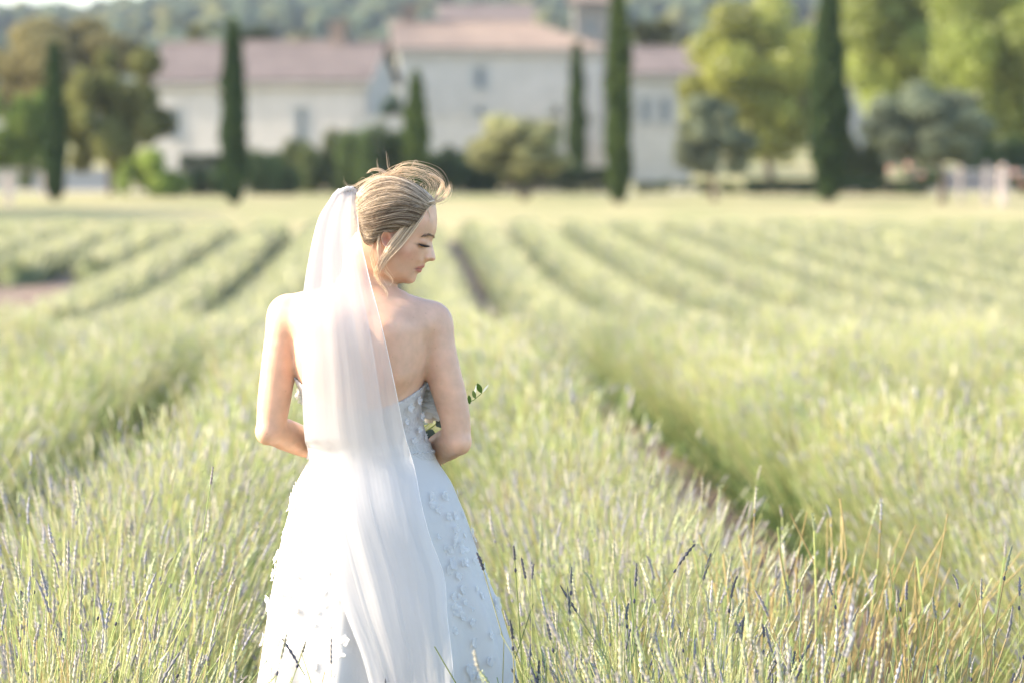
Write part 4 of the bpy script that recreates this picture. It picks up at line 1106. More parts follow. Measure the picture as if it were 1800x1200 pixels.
# ---- hair
def hair_mat(name, rough=.38):
    m, nt, out = new_mat(name)
    a = N(nt, 'ShaderNodeAttribute', _attribute_name='Col')
    p = N(nt, 'ShaderNodeBsdfPrincipled', Roughness=rough); p.inputs['Specular IOR Level'].default_value = .45
    t = N(nt, 'ShaderNodeBsdfTranslucent')
    mx = N(nt, 'ShaderNodeMixShader', Fac=.28)
    nt.links.new(a.outputs['Color'], p.inputs['Base Color']); nt.links.new(a.outputs['Color'], t.inputs['Color'])
    nt.links.new(p.outputs[0], mx.inputs[1]); nt.links.new(t.outputs[0], mx.inputs[2]); nt.links.new(mx.outputs[0], out.inputs['Surface'])
    return m
M_HAIR = hair_mat('hair_blonde')

def cap_sdf(X, Y, Z):
    X, Y, Z = np.broadcast_arrays(X, Y, Z)
    hx = ((X - _p00[0]) / _sx - 520) * 4.284; hy = ((Z - _p00[2]) / _sz - 260) * 4.284
    w = (Y - YB) * 1000
    gx_, gz_ = np.gradient(_WH2, GH*HM*1000)
    W2 = _bil(_WH2, hx, hy); g2 = _bil(gx_, hx, hy)**2 + _bil(gz_, hx, hy)**2
    d = (w*w - W2) / np.sqrt(4*w*w + g2 + 60)
    d = np.where((hx < 370) | (hx > 1120) | (hy > 1085) | (hy < 150), 60, d)
    return np.maximum(d, -_bil(_hr, hx, hy)) / 1000.0
Fc, oc = sdf_grid(cap_sdf, (float(BX(605)), YB-.10, float(BZ(465))), (float(BX(785)), YB+.10, float(BZ(296))), .0026)
Vc, Qc = surface_nets(Fc, oc, .0026)
hxv = ((Vc[:, 0]-_p00[0])/_sx - 520)*4.284; hyv = ((Vc[:, 2]-_p00[2])/_sz - 260)*4.284
st = .5+.5*np.sin((hyv+.32*hxv)/6.0 + 2.5*np.sin(hxv/70.0) + 1.7*np.sin(hyv/23.0))
DK = np.array((.20, .135, .085)); LT = np.array((.92, .75, .54))
capc = DK*(1-.45*st[:, None]) + LT*.45*st[:, None]
hair_cap = child('hair', np_mesh('hair', Vc, [Qc], capc), M_HAIR)

def hpath(pts, n=14):
    return resample(np.array(pts, float), n)
def hair_depth(hx, hy, side, lift):
    """depth of the hair surface at head units hx, hy"""
    W = np.sqrt(np.maximum(_bil(_WH2, hx, hy), 0))
    return YB + side * (W/1000.0 + lift)
G = [[(1046,412),(965,326),(850,244),(720,205),(600,218),(515,270),(462,345)],
     [(1034,420),(950,352),(830,285),(705,255),(585,285),(510,340),(468,400)],
     [(1016,432),(920,385),(800,340),(680,335),(570,372),(510,410),(470,440)],
     [(992,455),(890,425),(780,405),(660,425),(555,455),(505,475),(472,485)],
     [(960,500),(860,470),(760,478),(645,505),(545,530),(500,535),(475,528)],
     [(915,560),(825,540),(720,550),(615,572),(540,585),(500,580),(480,560)],
     [(840,606),(750,588),(660,600),(590,625),(535,632),(505,620),(485,592)],
     [(640,650),(610,668),(580,680),(550,680),(520,665),(500,640),(488,612)],
     [(575,722),(560,724),(545,722),(528,710),(512,690),(500,660),(490,628)]]
GP = np.array([hpath(g, 14) for g in G])
rh = np.random.default_rng(11)
def strands(n, side, r0, lift0, lift1, seed):
    r = np.random.default_rng(seed)
    t = r.uniform(0, len(G)-1.001, n); i = t.astype(int); f = (t-i)[:, None, None]
    P2 = GP[i]*(1-f) + GP[i+1]*f
    # each strand covers its own stretch of the way from hairline to comb
    K = 10
    a = r.uniform(-.02, .35, n)*(r.random(n) < .6); b = np.clip(a + r.uniform(.5, 1.0, n), 0, 1)
    a = np.maximum(a, 0)
    s = (a[:, None] + (b-a)[:, None]*np.linspace(0, 1, K))*13
    j = np.clip(s.astype(int), 0, 12); u = (s-j)[..., None]
    P2 = np.take_along_axis(P2, j[..., None], 1)*(1-u) + np.take_along_axis(P2, j[..., None]+1, 1)*u
    ph = r.uniform(0, 6.28, (n, 1)); fr = r.uniform(2, 5, (n, 1)); am = r.normal(0, 7.5, (n, 1))
    q = np.linspace(0, 1, K)[None]
    P2 = P2 + np.stack([am*.3*np.sin(fr*q+ph), am*np.sin(fr*q+ph)], -1)
    lf = r.uniform(lift0, lift1, (n, 1)) * (1 + .5*np.sin(3.1*q)*r.uniform(0, 1, (n, 1)))
    P = np.stack([BX(h2px(P2[..., 0])), hair_depth(P2[..., 0], P2[..., 1], side, lf), BZ(h2py(P2[..., 1]))], -1)
    R = r.uniform(.6, 1.25, (n, 1))*r0*(1-.65*q**3)*np.minimum(1, q*8+.45)
    V, Fq = tubes(P, R, 3)
    cl = np.clip(.52 + .14*np.sin(t*9.1) + .12*np.sin(t*23) + r.normal(0, .36, n), 0, 1)
    dark = np.exp(-((t-4.6)/1.5)**2)*.35
    cl = np.clip(cl - dark, 0, 1)
    c = DK*(1-cl[:, None]) + LT*cl[:, None]*r.uniform(.85, 1.25, (n, 1))
    return V, Fq, np.repeat(c, K*3, 0)
mbh = MB()
for a in ((4600, -1, .00048, .0002, .0045, 1), (700, -1, .00036, .002, .012, 3), (160, 1, .00034, .003, .011, 4), (1200, 1, .0007, .0003, .0040, 2)):
    V, Fq, c = strands(*a); mbh.add(V, Fq, c)
child('hair_strands', mbh.mesh('hair_strands'), M_HAIR, parent=hair_cap)

def lock(guides, n, r0, spread, depth, seed, light=(.5, 1.1), K=22, taper=.8):
    """a loose lock following a guide: depth(q) metres in front of the middle plane of the head"""
    r = np.random.default_rng(seed)
    P2 = resample(np.array(guides, float), K)
    q = np.linspace(0, 1, K)
    w = spread*(.35 + 1.0*np.sin(np.pi*np.clip(q*1.05, 0, 1))**.8 + .35*q)
    nrm = np.gradient(P2, axis=0); nrm = np.stack([-nrm[:, 1], nrm[:, 0]], 1); nrm /= np.linalg.norm(nrm, axis=1)[:, None] + 1e-9
    off = r.normal(0, .55, (n, 1)); ph = r.uniform(0, 6.28, (n, 1)); fq = r.uniform(2, 7, (n, 1))
    dev = w[None]*(off + .35*np.sin(fq*q[None]+ph)*q[None])
    P = P2[None] + nrm[None]*dev[..., None]
    end = r.uniform(.75, 1.0, n)
    dz = np.interp(q, np.linspace(0, 1, len(depth)), depth)[None] + r.normal(0, .0035, (n, 1))
    PP = np.stack([BX(h2px(P[..., 0])), YB - dz, BZ(h2py(P[..., 1]))], -1)
    s = end[:, None]*q[None]*(K-1); j = np.clip(s.astype(int), 0, K-2); u = (s-j)[..., None]
    PP = np.take_along_axis(PP, j[..., None], 1)*(1-u) + np.take_along_axis(PP, j[..., None]+1, 1)*u
    R = r.uniform(.6, 1.2, (n, 1))*r0*(1-taper*q[None]**2)
    V, Fq = tubes(PP, R, 3)
    cl = r.uniform(*light, n)[:, None]
    c = (DK*(1-cl) + LT*1.15*cl)
    mbl.add(V, Fq, np.repeat(c, K*3, 0))
mbl = MB()
lock([(1044,402),(985,425),(930,480),(880,555),(830,625),(775,695),(715,765),(668,835),(632,905),(622,960),(650,1010),(690,1060),(700,1100),(688,1140)], 44, .0006, 19, [.030,.055,.068,.074,.078,.080,.078,.072,.068,.062], 21)
lock([(1050,404),(1000,440),(955,500),(905,570),(862,628),(815,690),(758,758),(700,820),(655,885),(620,940),(590,965)], 34, .0006, 16, [.026,.050,.064,.072,.076,.080,.078,.074,.070], 22)
lock([(1046,396),(970,415),(900,470),(850,540),(800,610),(752,670),(712,730),(676,800),(660,870),(690,930),(730,970),(738,1010),(712,1036)], 26, .0006, 18, [.034,.060,.070,.076,.080,.080,.074,.068,.064], 23)
lock([(970,452),(1000,478),(1010,525),(998,572),(976,612)], 8, .0004, 5, [.046,.046,.046,.05], 24)
lock([(760,598),(705,596),(660,615),(640,650),(632,700),(628,760),(634,820),(625,900),(605,960)], 26, .0006, 7, [.072,.074,.076,.078,.078,.074,.068], 25)
lock([(590,720),(575,790),(585,860),(600,930),(590,980)], 10, .0005, 6, [.066,.066,.062,.060], 26)
lock([(720,206),(800,150),(880,150),(980,178),(1050,215),(1085,270),(1080,330),(1050,385),(1040,410)], 20, .00040, 36, [.012,.014,.016,.018,.022,.024], 27, (.6, 1.1))
lock([(650,215),(760,185),(860,178),(960,200),(1020,250),(1035,310),(1022,360),(1010,380)], 30, .00040, 38, [.020,.024,.026,.028,.030], 28, (.6, 1.1))
lock([(1040,408),(1085,395),(1125,365),(1150,320),(1158,285),(1160,250)], 26, .0006, 13, [.010,.006,.004,.0,.0], 29, (.7, 1.2), taper=.9)
lock([(1000,190),(1060,215),(1105,250),(1120,300),(1145,330),(1165,335)], 20, .0006, 10, [.018,.014,.010,.008], 30, (.7, 1.2), taper=.9)
lock([(1045,400),(1065,350),(1085,310),(1100,262),(1080,220)], 16, .0006, 10, [.005,.0,-.004,-.006], 31, (.6, 1.1), taper=.9)
lock([(640,215),(560,225),(490,258),(430,290),(390,285),(360,250),(352,205)], 9, .0005, 8, [.01,.01,.01,.01,.01], 32, (.3, .8), taper=.9)
lock([(700,205),(640,165),(570,165),(530,195)], 12, .0005, 9, [.01,.012,.012,.012], 33, (.5, 1.0))
lock([(740,195),(700,150),(688,90),(680,20)], 3, .0004, 5, [.01,.012,.012,.012], 34, (.3, .6))
lock([(640,205),(620,160),(612,110),(616,70)], 3, .0004, 5, [.01,.012,.012,.012], 35, (.3, .6))
lock([(800,190),(780,150),(800,115),(806,95)], 4, .0004, 6, [.01,.012,.012,.012], 36, (.4, .8))
lock([(850,175),(880,130),(905,95),(918,110),(922,150)], 3, .0004, 5, [.01,.012,.012,.012], 37, (.4, .8))
rl = np.random.default_rng(5)
for i in range(70):                                  # single flyaway hairs along the crown
    x0 = rl.uniform(440, 1050); y0 = float(np.interp(x0, [440, 520, 720, 850, 950, 1050], [330, 255, 205, 240, 300, 400]))
    a = rl.uniform(-2.6, -.5); L = rl.uniform(30, 75); b = rl.normal(0, .9)
    lock([(x0, y0), (x0+L*.5*math.cos(a), y0+L*.5*math.sin(a)), (x0+L*math.cos(a+b), y0+L*math.sin(a+b))], 1, .0004, 3, [rl.uniform(-.03, .03)]*2, 100+i, (.4, 1.0), K=8)
child('loose_locks', mbl.mesh('loose_locks'), M_HAIR, parent=hair_cap)

# ---- brow and lashes
M_DARK = plain_mat('brow_brown', (.25, .165, .11), .7, 50)
mbb = MB()
rb = np.random.default_rng(3)
br = resample([(948,662),(976,653),(1003,650),(1026,657),(1041,670)], 40)
for i in range(110):
    j = rb.integers(0, 38); p = br[j] + rb.normal(0, 4.0, 2)*np.array([.6, 1])
    d = br[j+1]-br[j]; d /= np.linalg.norm(d); q = np.linspace(0, 16, 4)
    pts = p + q[:, None]*(d + np.array([0, rb.normal(-.1, .2)]))
    for sd_ in (-1, 1):
        dep = YB + sd_*(np.sqrt(np.maximum(_bil(_W2, pts[:, 0], pts[:, 1]), 0))/1000 + .0008)
        P = np.stack([BX(h2px(pts[:, 0])), dep, BZ(h2py(pts[:, 1]))], -1)[None]
        V, Fq = tubes(P, np.array([[.00034, .00034, .00028, .00015]]), 3); mbb.add(V, Fq)
child('eyebrow', mbb.mesh('eyebrow'), M_DARK)
mbe = MB()
for i in range(44):
    t = i/43
    x0, y0 = 932 + 62*t, 716 + 16*t + 5*math.sin(math.pi*t)
    L = 26*(.65 + .55*math.sin(math.pi*(.25+.65*t)))
    ang = .85 - .55*t + rb.normal(0, .06)
    q = np.linspace(0, 1, 5)
    hx = x0 + L*q*math.cos(ang); hy = y0 + L*(q*math.sin(ang) - .20*q*q)
    for sd_ in (-1, 1):
        w0 = float(np.sqrt(max(_bil(_W2, x0, y0), 0)))/1000
        P = np.stack([BX(h2px(hx)), YB + sd_*(w0 + .0012 + .006*q), BZ(h2py(hy))], -1)[None]
        V, Fq = tubes(P, np.array([[.0009, .0008, .0007, .0005, .0002]]), 3); mbe.add(V, Fq)
child('eyelash', mbe.mesh('eyelash'), plain_mat('lash_black', (.016, .012, .010), .5, 50))

# ---- fabrics
def fabric_mat(name, col, alpha=1.0, trans=.35, rough=.7, lace=False, wscale=900.0):
    m, nt, out = new_mat(name)
    g = N(nt, 'ShaderNodeNewGeometry')
    d = N(nt, 'ShaderNodeBsdfPrincipled', Roughness=rough); d.inputs['Base Color'].default_value = rgb(col); d.inputs['Specular IOR Level'].default_value = .15
    d.inputs['Sheen Weight'].default_value = .25
    t = N(nt, 'ShaderNodeBsdfTranslucent', Color=rgb(col))
    mx = N(nt, 'ShaderNodeMixShader', Fac=trans)
    nt.links.new(d.outputs[0], mx.inputs[1]); nt.links.new(t.outputs[0], mx.inputs[2])
    res = mx.outputs[0]
    nz = N(nt, 'ShaderNodeTexNoise', Scale=wscale, Detail=2.0); nt.links.new(g.outputs['Position'], nz.inputs['Vector'])
    b = N(nt, 'ShaderNodeBump', Strength=.15, Distance=.001); nt.links.new(nz.outputs[0], b.inputs['Height']); nt.links.new(b.outputs[0], d.inputs['Normal'])
    if name == 'gown_organza':
        # embroidered sprigs raised on the cloth
        nw = N(nt, 'ShaderNodeTexNoise', Scale=14.0, Detail=2.0); nt.links.new(g.outputs['Position'], nw.inputs['Vector'])
        ad = N(nt, 'ShaderNodeMixRGB', _blend_type='LINEAR_LIGHT'); ad.inputs[0].default_value = .06
        nt.links.new(g.outputs['Position'], ad.inputs[1]); nt.links.new(nw.outputs['Color'], ad.inputs[2])
        v = N(nt, 'ShaderNodeTexVoronoi', Scale=24.0, _feature='DISTANCE_TO_EDGE'); nt.links.new(ad.outputs[0], v.inputs['Vector'])
        e = N(nt, 'ShaderNodeMapRange'); e.inputs['From Min'].default_value = .01; e.inputs['From Max'].default_value = .07
        e.inputs['To Min'].default_value = 1.0; e.inputs['To Max'].default_value = 0.0; nt.links.new(v.outputs['Distance'], e.inputs[0])
        b2 = N(nt, 'ShaderNodeBump', Strength=.12, Distance=.002); nt.links.new(e.outputs[0], b2.inputs['Height']); nt.links.new(b.outputs[0], b2.inputs['Normal']); nt.links.new(b2.outputs[0], d.inputs['Normal'])
    if alpha < 1 or lace:
        tr = N(nt, 'ShaderNodeBsdfTransparent')
        ms = N(nt, 'ShaderNodeMixShader', Fac=alpha)
        nt.links.new(tr.outputs[0], ms.inputs[1]); nt.links.new(res, ms.inputs[2])
        if lace:
            # floral lace: threads and closed leaves on a see-through net
            nw = N(nt, 'ShaderNodeTexNoise', Scale=26.0, Detail=2.0)
            nt.links.new(g.outputs['Position'], nw.inputs['Vector'])
            ad = N(nt, 'ShaderNodeMixRGB', _blend_type='LINEAR_LIGHT'); ad.inputs[0].default_value = .035
            nt.links.new(g.outputs['Position'], ad.inputs[1]); nt.links.new(nw.outputs['Color'], ad.inputs[2])
            v = N(nt, 'ShaderNodeTexVoronoi', Scale=58.0, _feature='DISTANCE_TO_EDGE'); nt.links.new(ad.outputs[0], v.inputs['Vector'])
            v2 = N(nt, 'ShaderNodeTexVoronoi', Scale=64.0); nt.links.new(ad.outputs[0], v2.inputs['Vector'])
            e = N(nt, 'ShaderNodeMapRange'); e.inputs['From Min'].default_value = .03; e.inputs['From Max'].default_value = .10
            e.inputs['To Min'].default_value = 1.0; e.inputs['To Max'].default_value = 0.0; nt.links.new(v.outputs['Distance'], e.inputs[0])
            f = N(nt, 'ShaderNodeMath', _operation='GREATER_THAN'); nt.links.new(v2.outputs['Color'], f.inputs[0]); f.inputs[1].default_value = .62
            mxx = N(nt, 'ShaderNodeMath', _operation='MAXIMUM'); nt.links.new(e.outputs[0], mxx.inputs[0]); nt.links.new(f.outputs[0], mxx.inputs[1])
            r2 = N(nt, 'ShaderNodeMapRange'); r2.inputs['To Min'].default_value = .80; r2.inputs['To Max'].default_value = .92
            nt.links.new(mxx.outputs[0], r2.inputs[0]); nt.links.new(r2.outputs[0], ms.inputs[0])
        res = ms.outputs[0]
    nt.links.new(res, out.inputs['Surface'])
    return m
WHITE = (.66, .645, .62)
M_GOWN = fabric_mat('gown_organza', WHITE, 1.0, .25)
M_LACE = fabric_mat('gown_lace', WHITE, 1.0, .25, lace=True)
M_PETAL = fabric_mat('applique_petal', (.84, .835, .83), .60, .5)
M_BLOOM_ = fabric_mat('veil_hem', (.80, .795, .79), 1.0, .3)
M_VEIL = fabric_mat('veil_tulle', (.80, .78, .765), .50, .5, .8)

gown = link('dress', None, parent=bride)
gown.location = (0, 0, 0)
# skirt outline: photo row, left and right edge (px)
_sk = np.array([(776, 546, 756), (792, 545, 760), (813, 538, 770), (843, 521, 790), (880, 511, 806), (910, 502, 818), (957, 490, 833), (1010, 480, 852), (1063, 470, 874),
    (1110, 463, 888), (1150, 457, 899), (1200, 449, 906), (1300, 432, 935), (1450, 408, 985), (1600, 385, 1030), (1790, 355, 1085)], float)
NZ, NA = 90, 260
sy = np.linspace(776, 1788, NZ)
xl = hermite(sy, _sk[:, 0], _sk[:, 1]); xr = hermite(sy, _sk[:, 0], _sk[:, 2])
cx = BX((xl+xr)/2); ax_ = (xr-xl)/2*_sx
drop = (sy-776)/1010
bx_ = np.minimum(ax_*.92, .087 + .62*drop)*(.98) + .004
bx_[:6] = np.maximum(bx_[:6], .096)
thn = np.linspace(0, 2*np.pi, NA, endpoint=False)
def fold(th, v):
    a = np.clip((v-.02)*2.2, 0, 1)
    w = .058*np.sin(9*th + 1.1*np.sin(2*th+.4)) + .034*np.sin(17*th + 2.3*np.sin(3*th) + 3*v) + .010*np.sin(31*th+1.7*np.sin(5*th))
    return 1 + a*w
FO = fold(thn[None], drop[:, None])
edge_keep = np.abs(np.cos(thn))[None]**6
FO = FO*(1-edge_keep*.7) + edge_keep*.7
SKX = cx[:, None] + ax_[:, None]*np.cos(thn)[None]*FO
SKY = YB + bx_[:, None]*np.sin(thn)[None]*FO + .012
SKZ = np.broadcast_to(BZ(sy)[:, None], SKX.shape) + .004*np.sin(5*thn)[None]*drop[:, None]
SKZ = np.maximum(SKZ, .012)
V = np.stack([SKX, SKY, SKZ], -1).reshape(-1, 3)
i = np.arange(NZ*NA).reshape(NZ, NA)
Qs = np.stack([i[:-1], i[1:], np.roll(i[1:], -1, 1), np.roll(i[:-1], -1, 1)], -1).reshape(-1, 4)
skirt = child('skirt', np_mesh('skirt', V, [Qs]), M_GOWN, parent=gown)

# bodice: strapless, dipping in the middle of the back
def bodice_sdf(X, Y, Z):
    X, Y, Z = np.broadcast_arrays(X, Y, Z)
    d = torso(X, Y, Z)
    d = smin(d, cone(X, Y, Z, bpt(594, 640, .07), bpt(592, 665, .075), .05, .055), .04)   # bust
    d = smin(d, cone(X, Y, Z, bpt(690, 640, .07), bpt(690, 665, .075), .05, .055), .04)
    px = (X - _p00[0]) / _sx
    front = np.clip((Y-YB)/.06, 0, 1)
    nk = 716 - 42*((px-640)/105)**2 - 60*front
    top = Z - BZ(nk)
    return np.maximum(np.maximum(d - .0055, top), BZ(806) - Z)
Fd, od = sdf_grid(bodice_sdf, (float(BX(515)), YB-.14, float(BZ(812))), (float(BX(765)), YB+.18, float(BZ(600))), .004)
Vd, Qd = surface_nets(Fd, od, .004)
bodice = child('bodice', np_mesh('bodice', Vd, [Qd]), M_LACE, parent=gown)

# appliqué flowers: five cupped petals, one shared mesh per kind
def flower_mesh(name, n, seed, cup=.35, pw=.55):
    r = np.random.default_rng(seed); mb = MB()
    for k in range(n):
        a = 2*math.pi*k/n + r.normal(0, .15); L = r.uniform(.8, 1.1); c0 = cup*r.uniform(.4, 1.4)
        g = []
        for iu, u in enumerate(np.linspace(0.05, 1, 5)):
            w = pw*math.sin(math.pi*min(u*.85+.12, 1))**.8
            for v in (-1, -.5, 0, .5, 1):
                x, y = L*u, w*v*L
                z = c0*u*u + .12*abs(v)*math.sin(6*u+k) + .05*math.sin(9*v+k*2)
                g.append((x*math.cos(a)-y*math.sin(a), x*math.sin(a)+y*math.cos(a), z))
        ii = np.arange(25).reshape(5, 5)
        mb.add(g, [np.stack([ii[:-1, :-1], ii[1:, :-1], ii[1:, 1:], ii[:-1, 1:]], -1).reshape(-1, 4)])
    b = np.array([(math.cos(t)*.12, math.sin(t)*.12, .08) for t in np.linspace(0, 6.28, 7)[:-1]] + [(0, 0, .2)])
    mb.add(b, [np.array([(k, (k+1) % 6, 6) for k in range(6)])])
    return mb.mesh(name)
FLM = [flower_mesh('applique_flower', 5, s, .35, .5) for s in (1, 2, 3)] + [flower_mesh('applique_leaf', 3, 9, .25, .38)]
for f in FLM: f.materials.append(M_PETAL)
ra = np.random.default_rng(17)
def applique(px, py, size, side='back'):
    """sits on the skirt where the photograph shows it"""
    j = int(np.clip(np.argmin(np.abs(sy-py)), 0, NZ-2))
    x = float(BX(px))
    row = SKX[j]
    m = np.where(np.sin(thn) <= .15)[0]
    k = m[np.argmin(np.abs(row[m]-x))]
    P = Vector((SKX[j, k], SKY[j, k], SKZ[j, k]))
    nrm = Vector((math.cos(thn[k]), math.sin(thn[k])*.9, .18)).normalized()
    o = bpy.data.objects.new('flower', FLM[ra.integers(0, 4)]); COL.objects.link(o); o.parent = skirt
    q = nrm.to_track_quat('Z', 'Y')
    o.rotation_mode = 'QUATERNION'
    from mathutils import Quaternion
    o.rotation_quaternion = q @ Quaternion((0, 0, 1), ra.uniform(0, 6.28)) @ Quaternion((1, 0, 0), ra.normal(0, .18))
    o.location = P + nrm*.003
    s = 1.1*size*_sx; o.scale = (s, s, s*ra.uniform(.3, .7))
left_edge = lambda py: float(np.interp(py, _sk[:, 0], _sk[:, 1])); right_edge = lambda py: float(np.interp(py, _sk[:, 0], _sk[:, 2]))
for py, sz, off in [(850,13,2),(862,18,0),(882,14,0),(893,10,4),(985,16,0),(1002,13,1),(1018,12,0),(1055,13,-1),(1068,11,2),(1130,14,0),(930,9,3)]:
    applique(left_edge(py)+off, py, sz)
for py, sz, off in [(872,8,2),(898,8,2),(935,14,0),(945,10,-4),(1005,13,1),(1020,12,3),(1060,15,2),(1140,13,0),(1165,12,0)]:
    applique(right_edge(py)-off, py, sz)
for px, py, sz in [(800,945,16),(812,960,13),(795,975,12),(818,975,9),(800,1060,13),(812,1070,9),(830,1085,9),(825,1160,13),(840,1170,11),(858,1150,9),(760,870,10),(770,890,9),(505,1010,15),(520,1000,10),(500,1035,11),
                   (520,1060,10),(780,1180,11),(860,1110,8),(545,870,9),(530,900,9),(505,930,8),(490,1120,12),(560,1150,10),(845,1040,8)]:
    applique(px, py, sz)
for q in range(60):                                  # small sprigs scattered over the cloth
    py = ra.uniform(850, 1190); l_, r_ = left_edge(py), right_edge(py)
    vl = float(np.interp(py, [813, 880, 927, 1000, 1063, 1127, 1197], [547, 560, 573, 593, 617, 643, 663])); vr = float(np.interp(py, [813, 880, 927, 1000, 1197], [730, 744, 757, 783, 803]))
    px = ra.uniform(l_+6, vl-4) if (q % 2 == 0 and vl-l_ > 20) else ra.uniform(vr+8, r_-6)
    applique(px, py, ra.uniform(5, 10))
def bod_flower(px, py, dy, size, nrm):
    o = bpy.data.objects.new('flower', FLM[ra.integers(0, 3)]); COL.objects.link(o); o.parent = bodice
    o.rotation_mode = 'QUATERNION'; o.rotation_quaternion = Vector(nrm).to_track_quat('Z', 'Y')
    o.location = Vector(bpt(px, py, dy)); s = size*_sx; o.scale = (s, s, s)
bod_flower(524, 690, .02, 13, (-1, -.5, .3)); bod_flower(530, 700, .0, 10, (-.8, -.7, .1))
for px, py, sz in [(737,700,9),(722,712,9),(742,728,8),(716,735,7),(738,752,8),(748,765,7),(728,770,8),(744,790,9),(731,794,7)]:
    u = (px-648)/105.0
    bod_flower(px, py, -.094*math.sqrt(max(0, 1-min(1, u*u)))+.004, sz, (u, -math.sqrt(max(.02, 1-u*u)), .1))
# waist beading
mbw = MB()
for t in np.linspace(math.pi*1.02, math.pi*1.98, 46):
    c = np.array([cx[1] + (ax_[1]+.004)*math.cos(t), YB+.012 + (bx_[1]+.004)*math.sin(t), BZ(792) + .002*math.sin(t*40)])
    u = np.array([(0,0,1),(1,0,0),(0,1,0),(-1,0,0),(0,-1,0),(0,0,-1)], float)*.0032 + c
    mbw.add(u, [np.array([(0,1,2),(0,2,3),(0,3,4),(0,4,1),(5,2,1),(5,3,2),(5,4,3),(5,1,4)])])
child('waist_beads', mbw.mesh('waist_beads'), M_PETAL, parent=gown)

# ---- veil: gathered tulle falling from the comb, in several sheets
veil = link('veil', None, parent=bride)
def skirt_depth(py):
    return np.interp(py, sy, bx_)
def veil_sheet(name, rows, pleats, amp, dep, seed, NU=150, NV=150, lift=0.0):
    rows = np.array(rows, float); r = np.random.default_rng(seed)
    py = np.linspace(rows[0, 0], rows[-1, 0], NV)
    l = hermite(py, rows[:, 0], rows[:, 1]); rt = hermite(py, rows[:, 0], rows[:, 2])
    u = np.linspace(0, 1, NU)
    # pleats wander sideways, gathered tight at the comb
    ph = r.uniform(0, 6.28, 6)
    vv = (py-rows[0, 0])/(rows[-1, 0]-rows[0, 0])
    uu = u[None] + .025*np.sin(7*u[None]+ph[0]+3*vv[:, None])*u[None]*(1-u[None])*4
    X = l[:, None] + (rt-l)[:, None]*uu
    Yb = np.interp(py, [320, 335, 370, 420, 480, 540, 600, 700, 780, 800], [.012, -.012, -.045, -.075, -.100, -.128, -.136, -.132, -.122, -.122])
    on = py > 792
    Yb = np.where(on, -(skirt_depth(py)*.98 + .012), Yb)
    k = np.exp(-np.linspace(-2, 2, 13)**2); k /= k.sum(); Yb = np.convolve(np.pad(Yb, 6, 'edge'), k, 'valid')
    g = amp*np.clip(.25 + vv*1.3, 0, 1)
    env = .55 + .45*np.sin(2.3*uu+ph[3]+1.3*vv[:, None])
    Pl = np.sin(2*np.pi*pleats*uu + ph[1] + 2.0*np.sin(3*uu+ph[2]) + 1.2*np.sin(2.2*vv[:, None]+ph[3])) + .18*env*np.sin(2*np.pi*pleats*2.3*uu + ph[4] + 1.5*np.sin(5*uu+vv[:, None]*2)) + .03*np.sin(2*np.pi*pleats*8.3*uu + ph[5] + 3*np.sin(4*uu+ph[0]))*env
    # hug the round of the back and skirt
    cxp = np.interp(py, sy, (xl+xr)/2, left=640); hw = np.interp(py, sy, (xr-xl)/2, left=125)
    q = np.clip((X-cxp[:, None])/(hw[:, None]*1.02), -1, 1)
    curve = (1-np.sqrt(np.maximum(.02, 1-q**2)))*np.where(py > 792, skirt_depth(py), .085)[:, None]*np.clip((py-480)/120, 0, 1)[:, None]
    Yd = YB + Yb[:, None]*dep - lift - g[:, None]*(1.0+Pl*.62) + curve*.9
    V = np.stack([BX(X), Yd, np.broadcast_to(BZ(py)[:, None], X.shape)], -1)
    V[..., 2] = np.maximum(V[..., 2], .02)
    i = np.arange(NU*NV).reshape(NV, NU)
    Qv = np.stack([i[:-1, :-1], i[1:, :-1], i[1:, 1:], i[:-1, 1:]], -1).reshape(-1, 4)
    o = child(name, np_mesh(name, V.reshape(-1, 3), [Qv]), M_VEIL, parent=veil)
    mbe_ = MB()                                       # rolled hem along both edges
    for e_ in (V[:, 0], V[:, -1]):
        Vt, Ft = tubes(e_[None], np.full((1, len(e_)), .00075), 4); mbe_.add(Vt, Ft)
    child('hem', mbe_.mesh('hem'), M_BLOOM_, parent=veil)
    return o
EDGE = [(331,596,624),(338,588,628),(350,581,629),(372,567,630),(412,555,634),(458,546,645),(505,539,657),(540,536,667),(580,535,677),(653,536,693),(697,536,702),(757,539,714),(813,547,730),
        (880,560,744),(927,573,757),(1000,593,783),(1063,617,788),(1127,643,796),(1197,663,803),(1350,715,840),(1500,765,890),(1785,850,990)]
veil_sheet('outer_sheet', EDGE, 3.2, .0042, 1.0, 41, lift=.004)
def inset(a, b, w=0.0):
    return [(p, l+(r-l)*a + w*math.sin(p/90.0), l+(r-l)*b + w*math.sin(p/70.0)) for p, l, r in EDGE]
veil_sheet('middle_sheet', inset(.02, .82, 2.0), 4.3, .0038, 1.0, 42, lift=.001)
veil_sheet('inner_sheet', [(p, l+(r-l)*.0, l+(r-l)*.66) for p, l, r in EDGE], 5.4, .0034, .98, 43)
# top gather
mbc = MB()
for k in range(26):
    t = k/25
    a = np.array([602+22*t, 334-5*math.sin(math.pi*t)]); b = np.array([612+14*t, 372]);
    pts = [bpt(a[0]-14*(1-t), a[1]+16*(1-t), -.02), bpt(a[0], a[1], -.012+.01*math.sin(k)), bpt(a[0]+7, a[1]+12, -.008), bpt(624+5*t, 360+40*t, -.02)]
    V, Fq = tubes(resample(pts, 8)[None], np.array([[.004, .0045, .0045, .004, .004, .004, .003, .002]]), 5); mbc.add(V, Fq)
child('gather', mbc.mesh('gather'), M_VEIL, parent=veil)
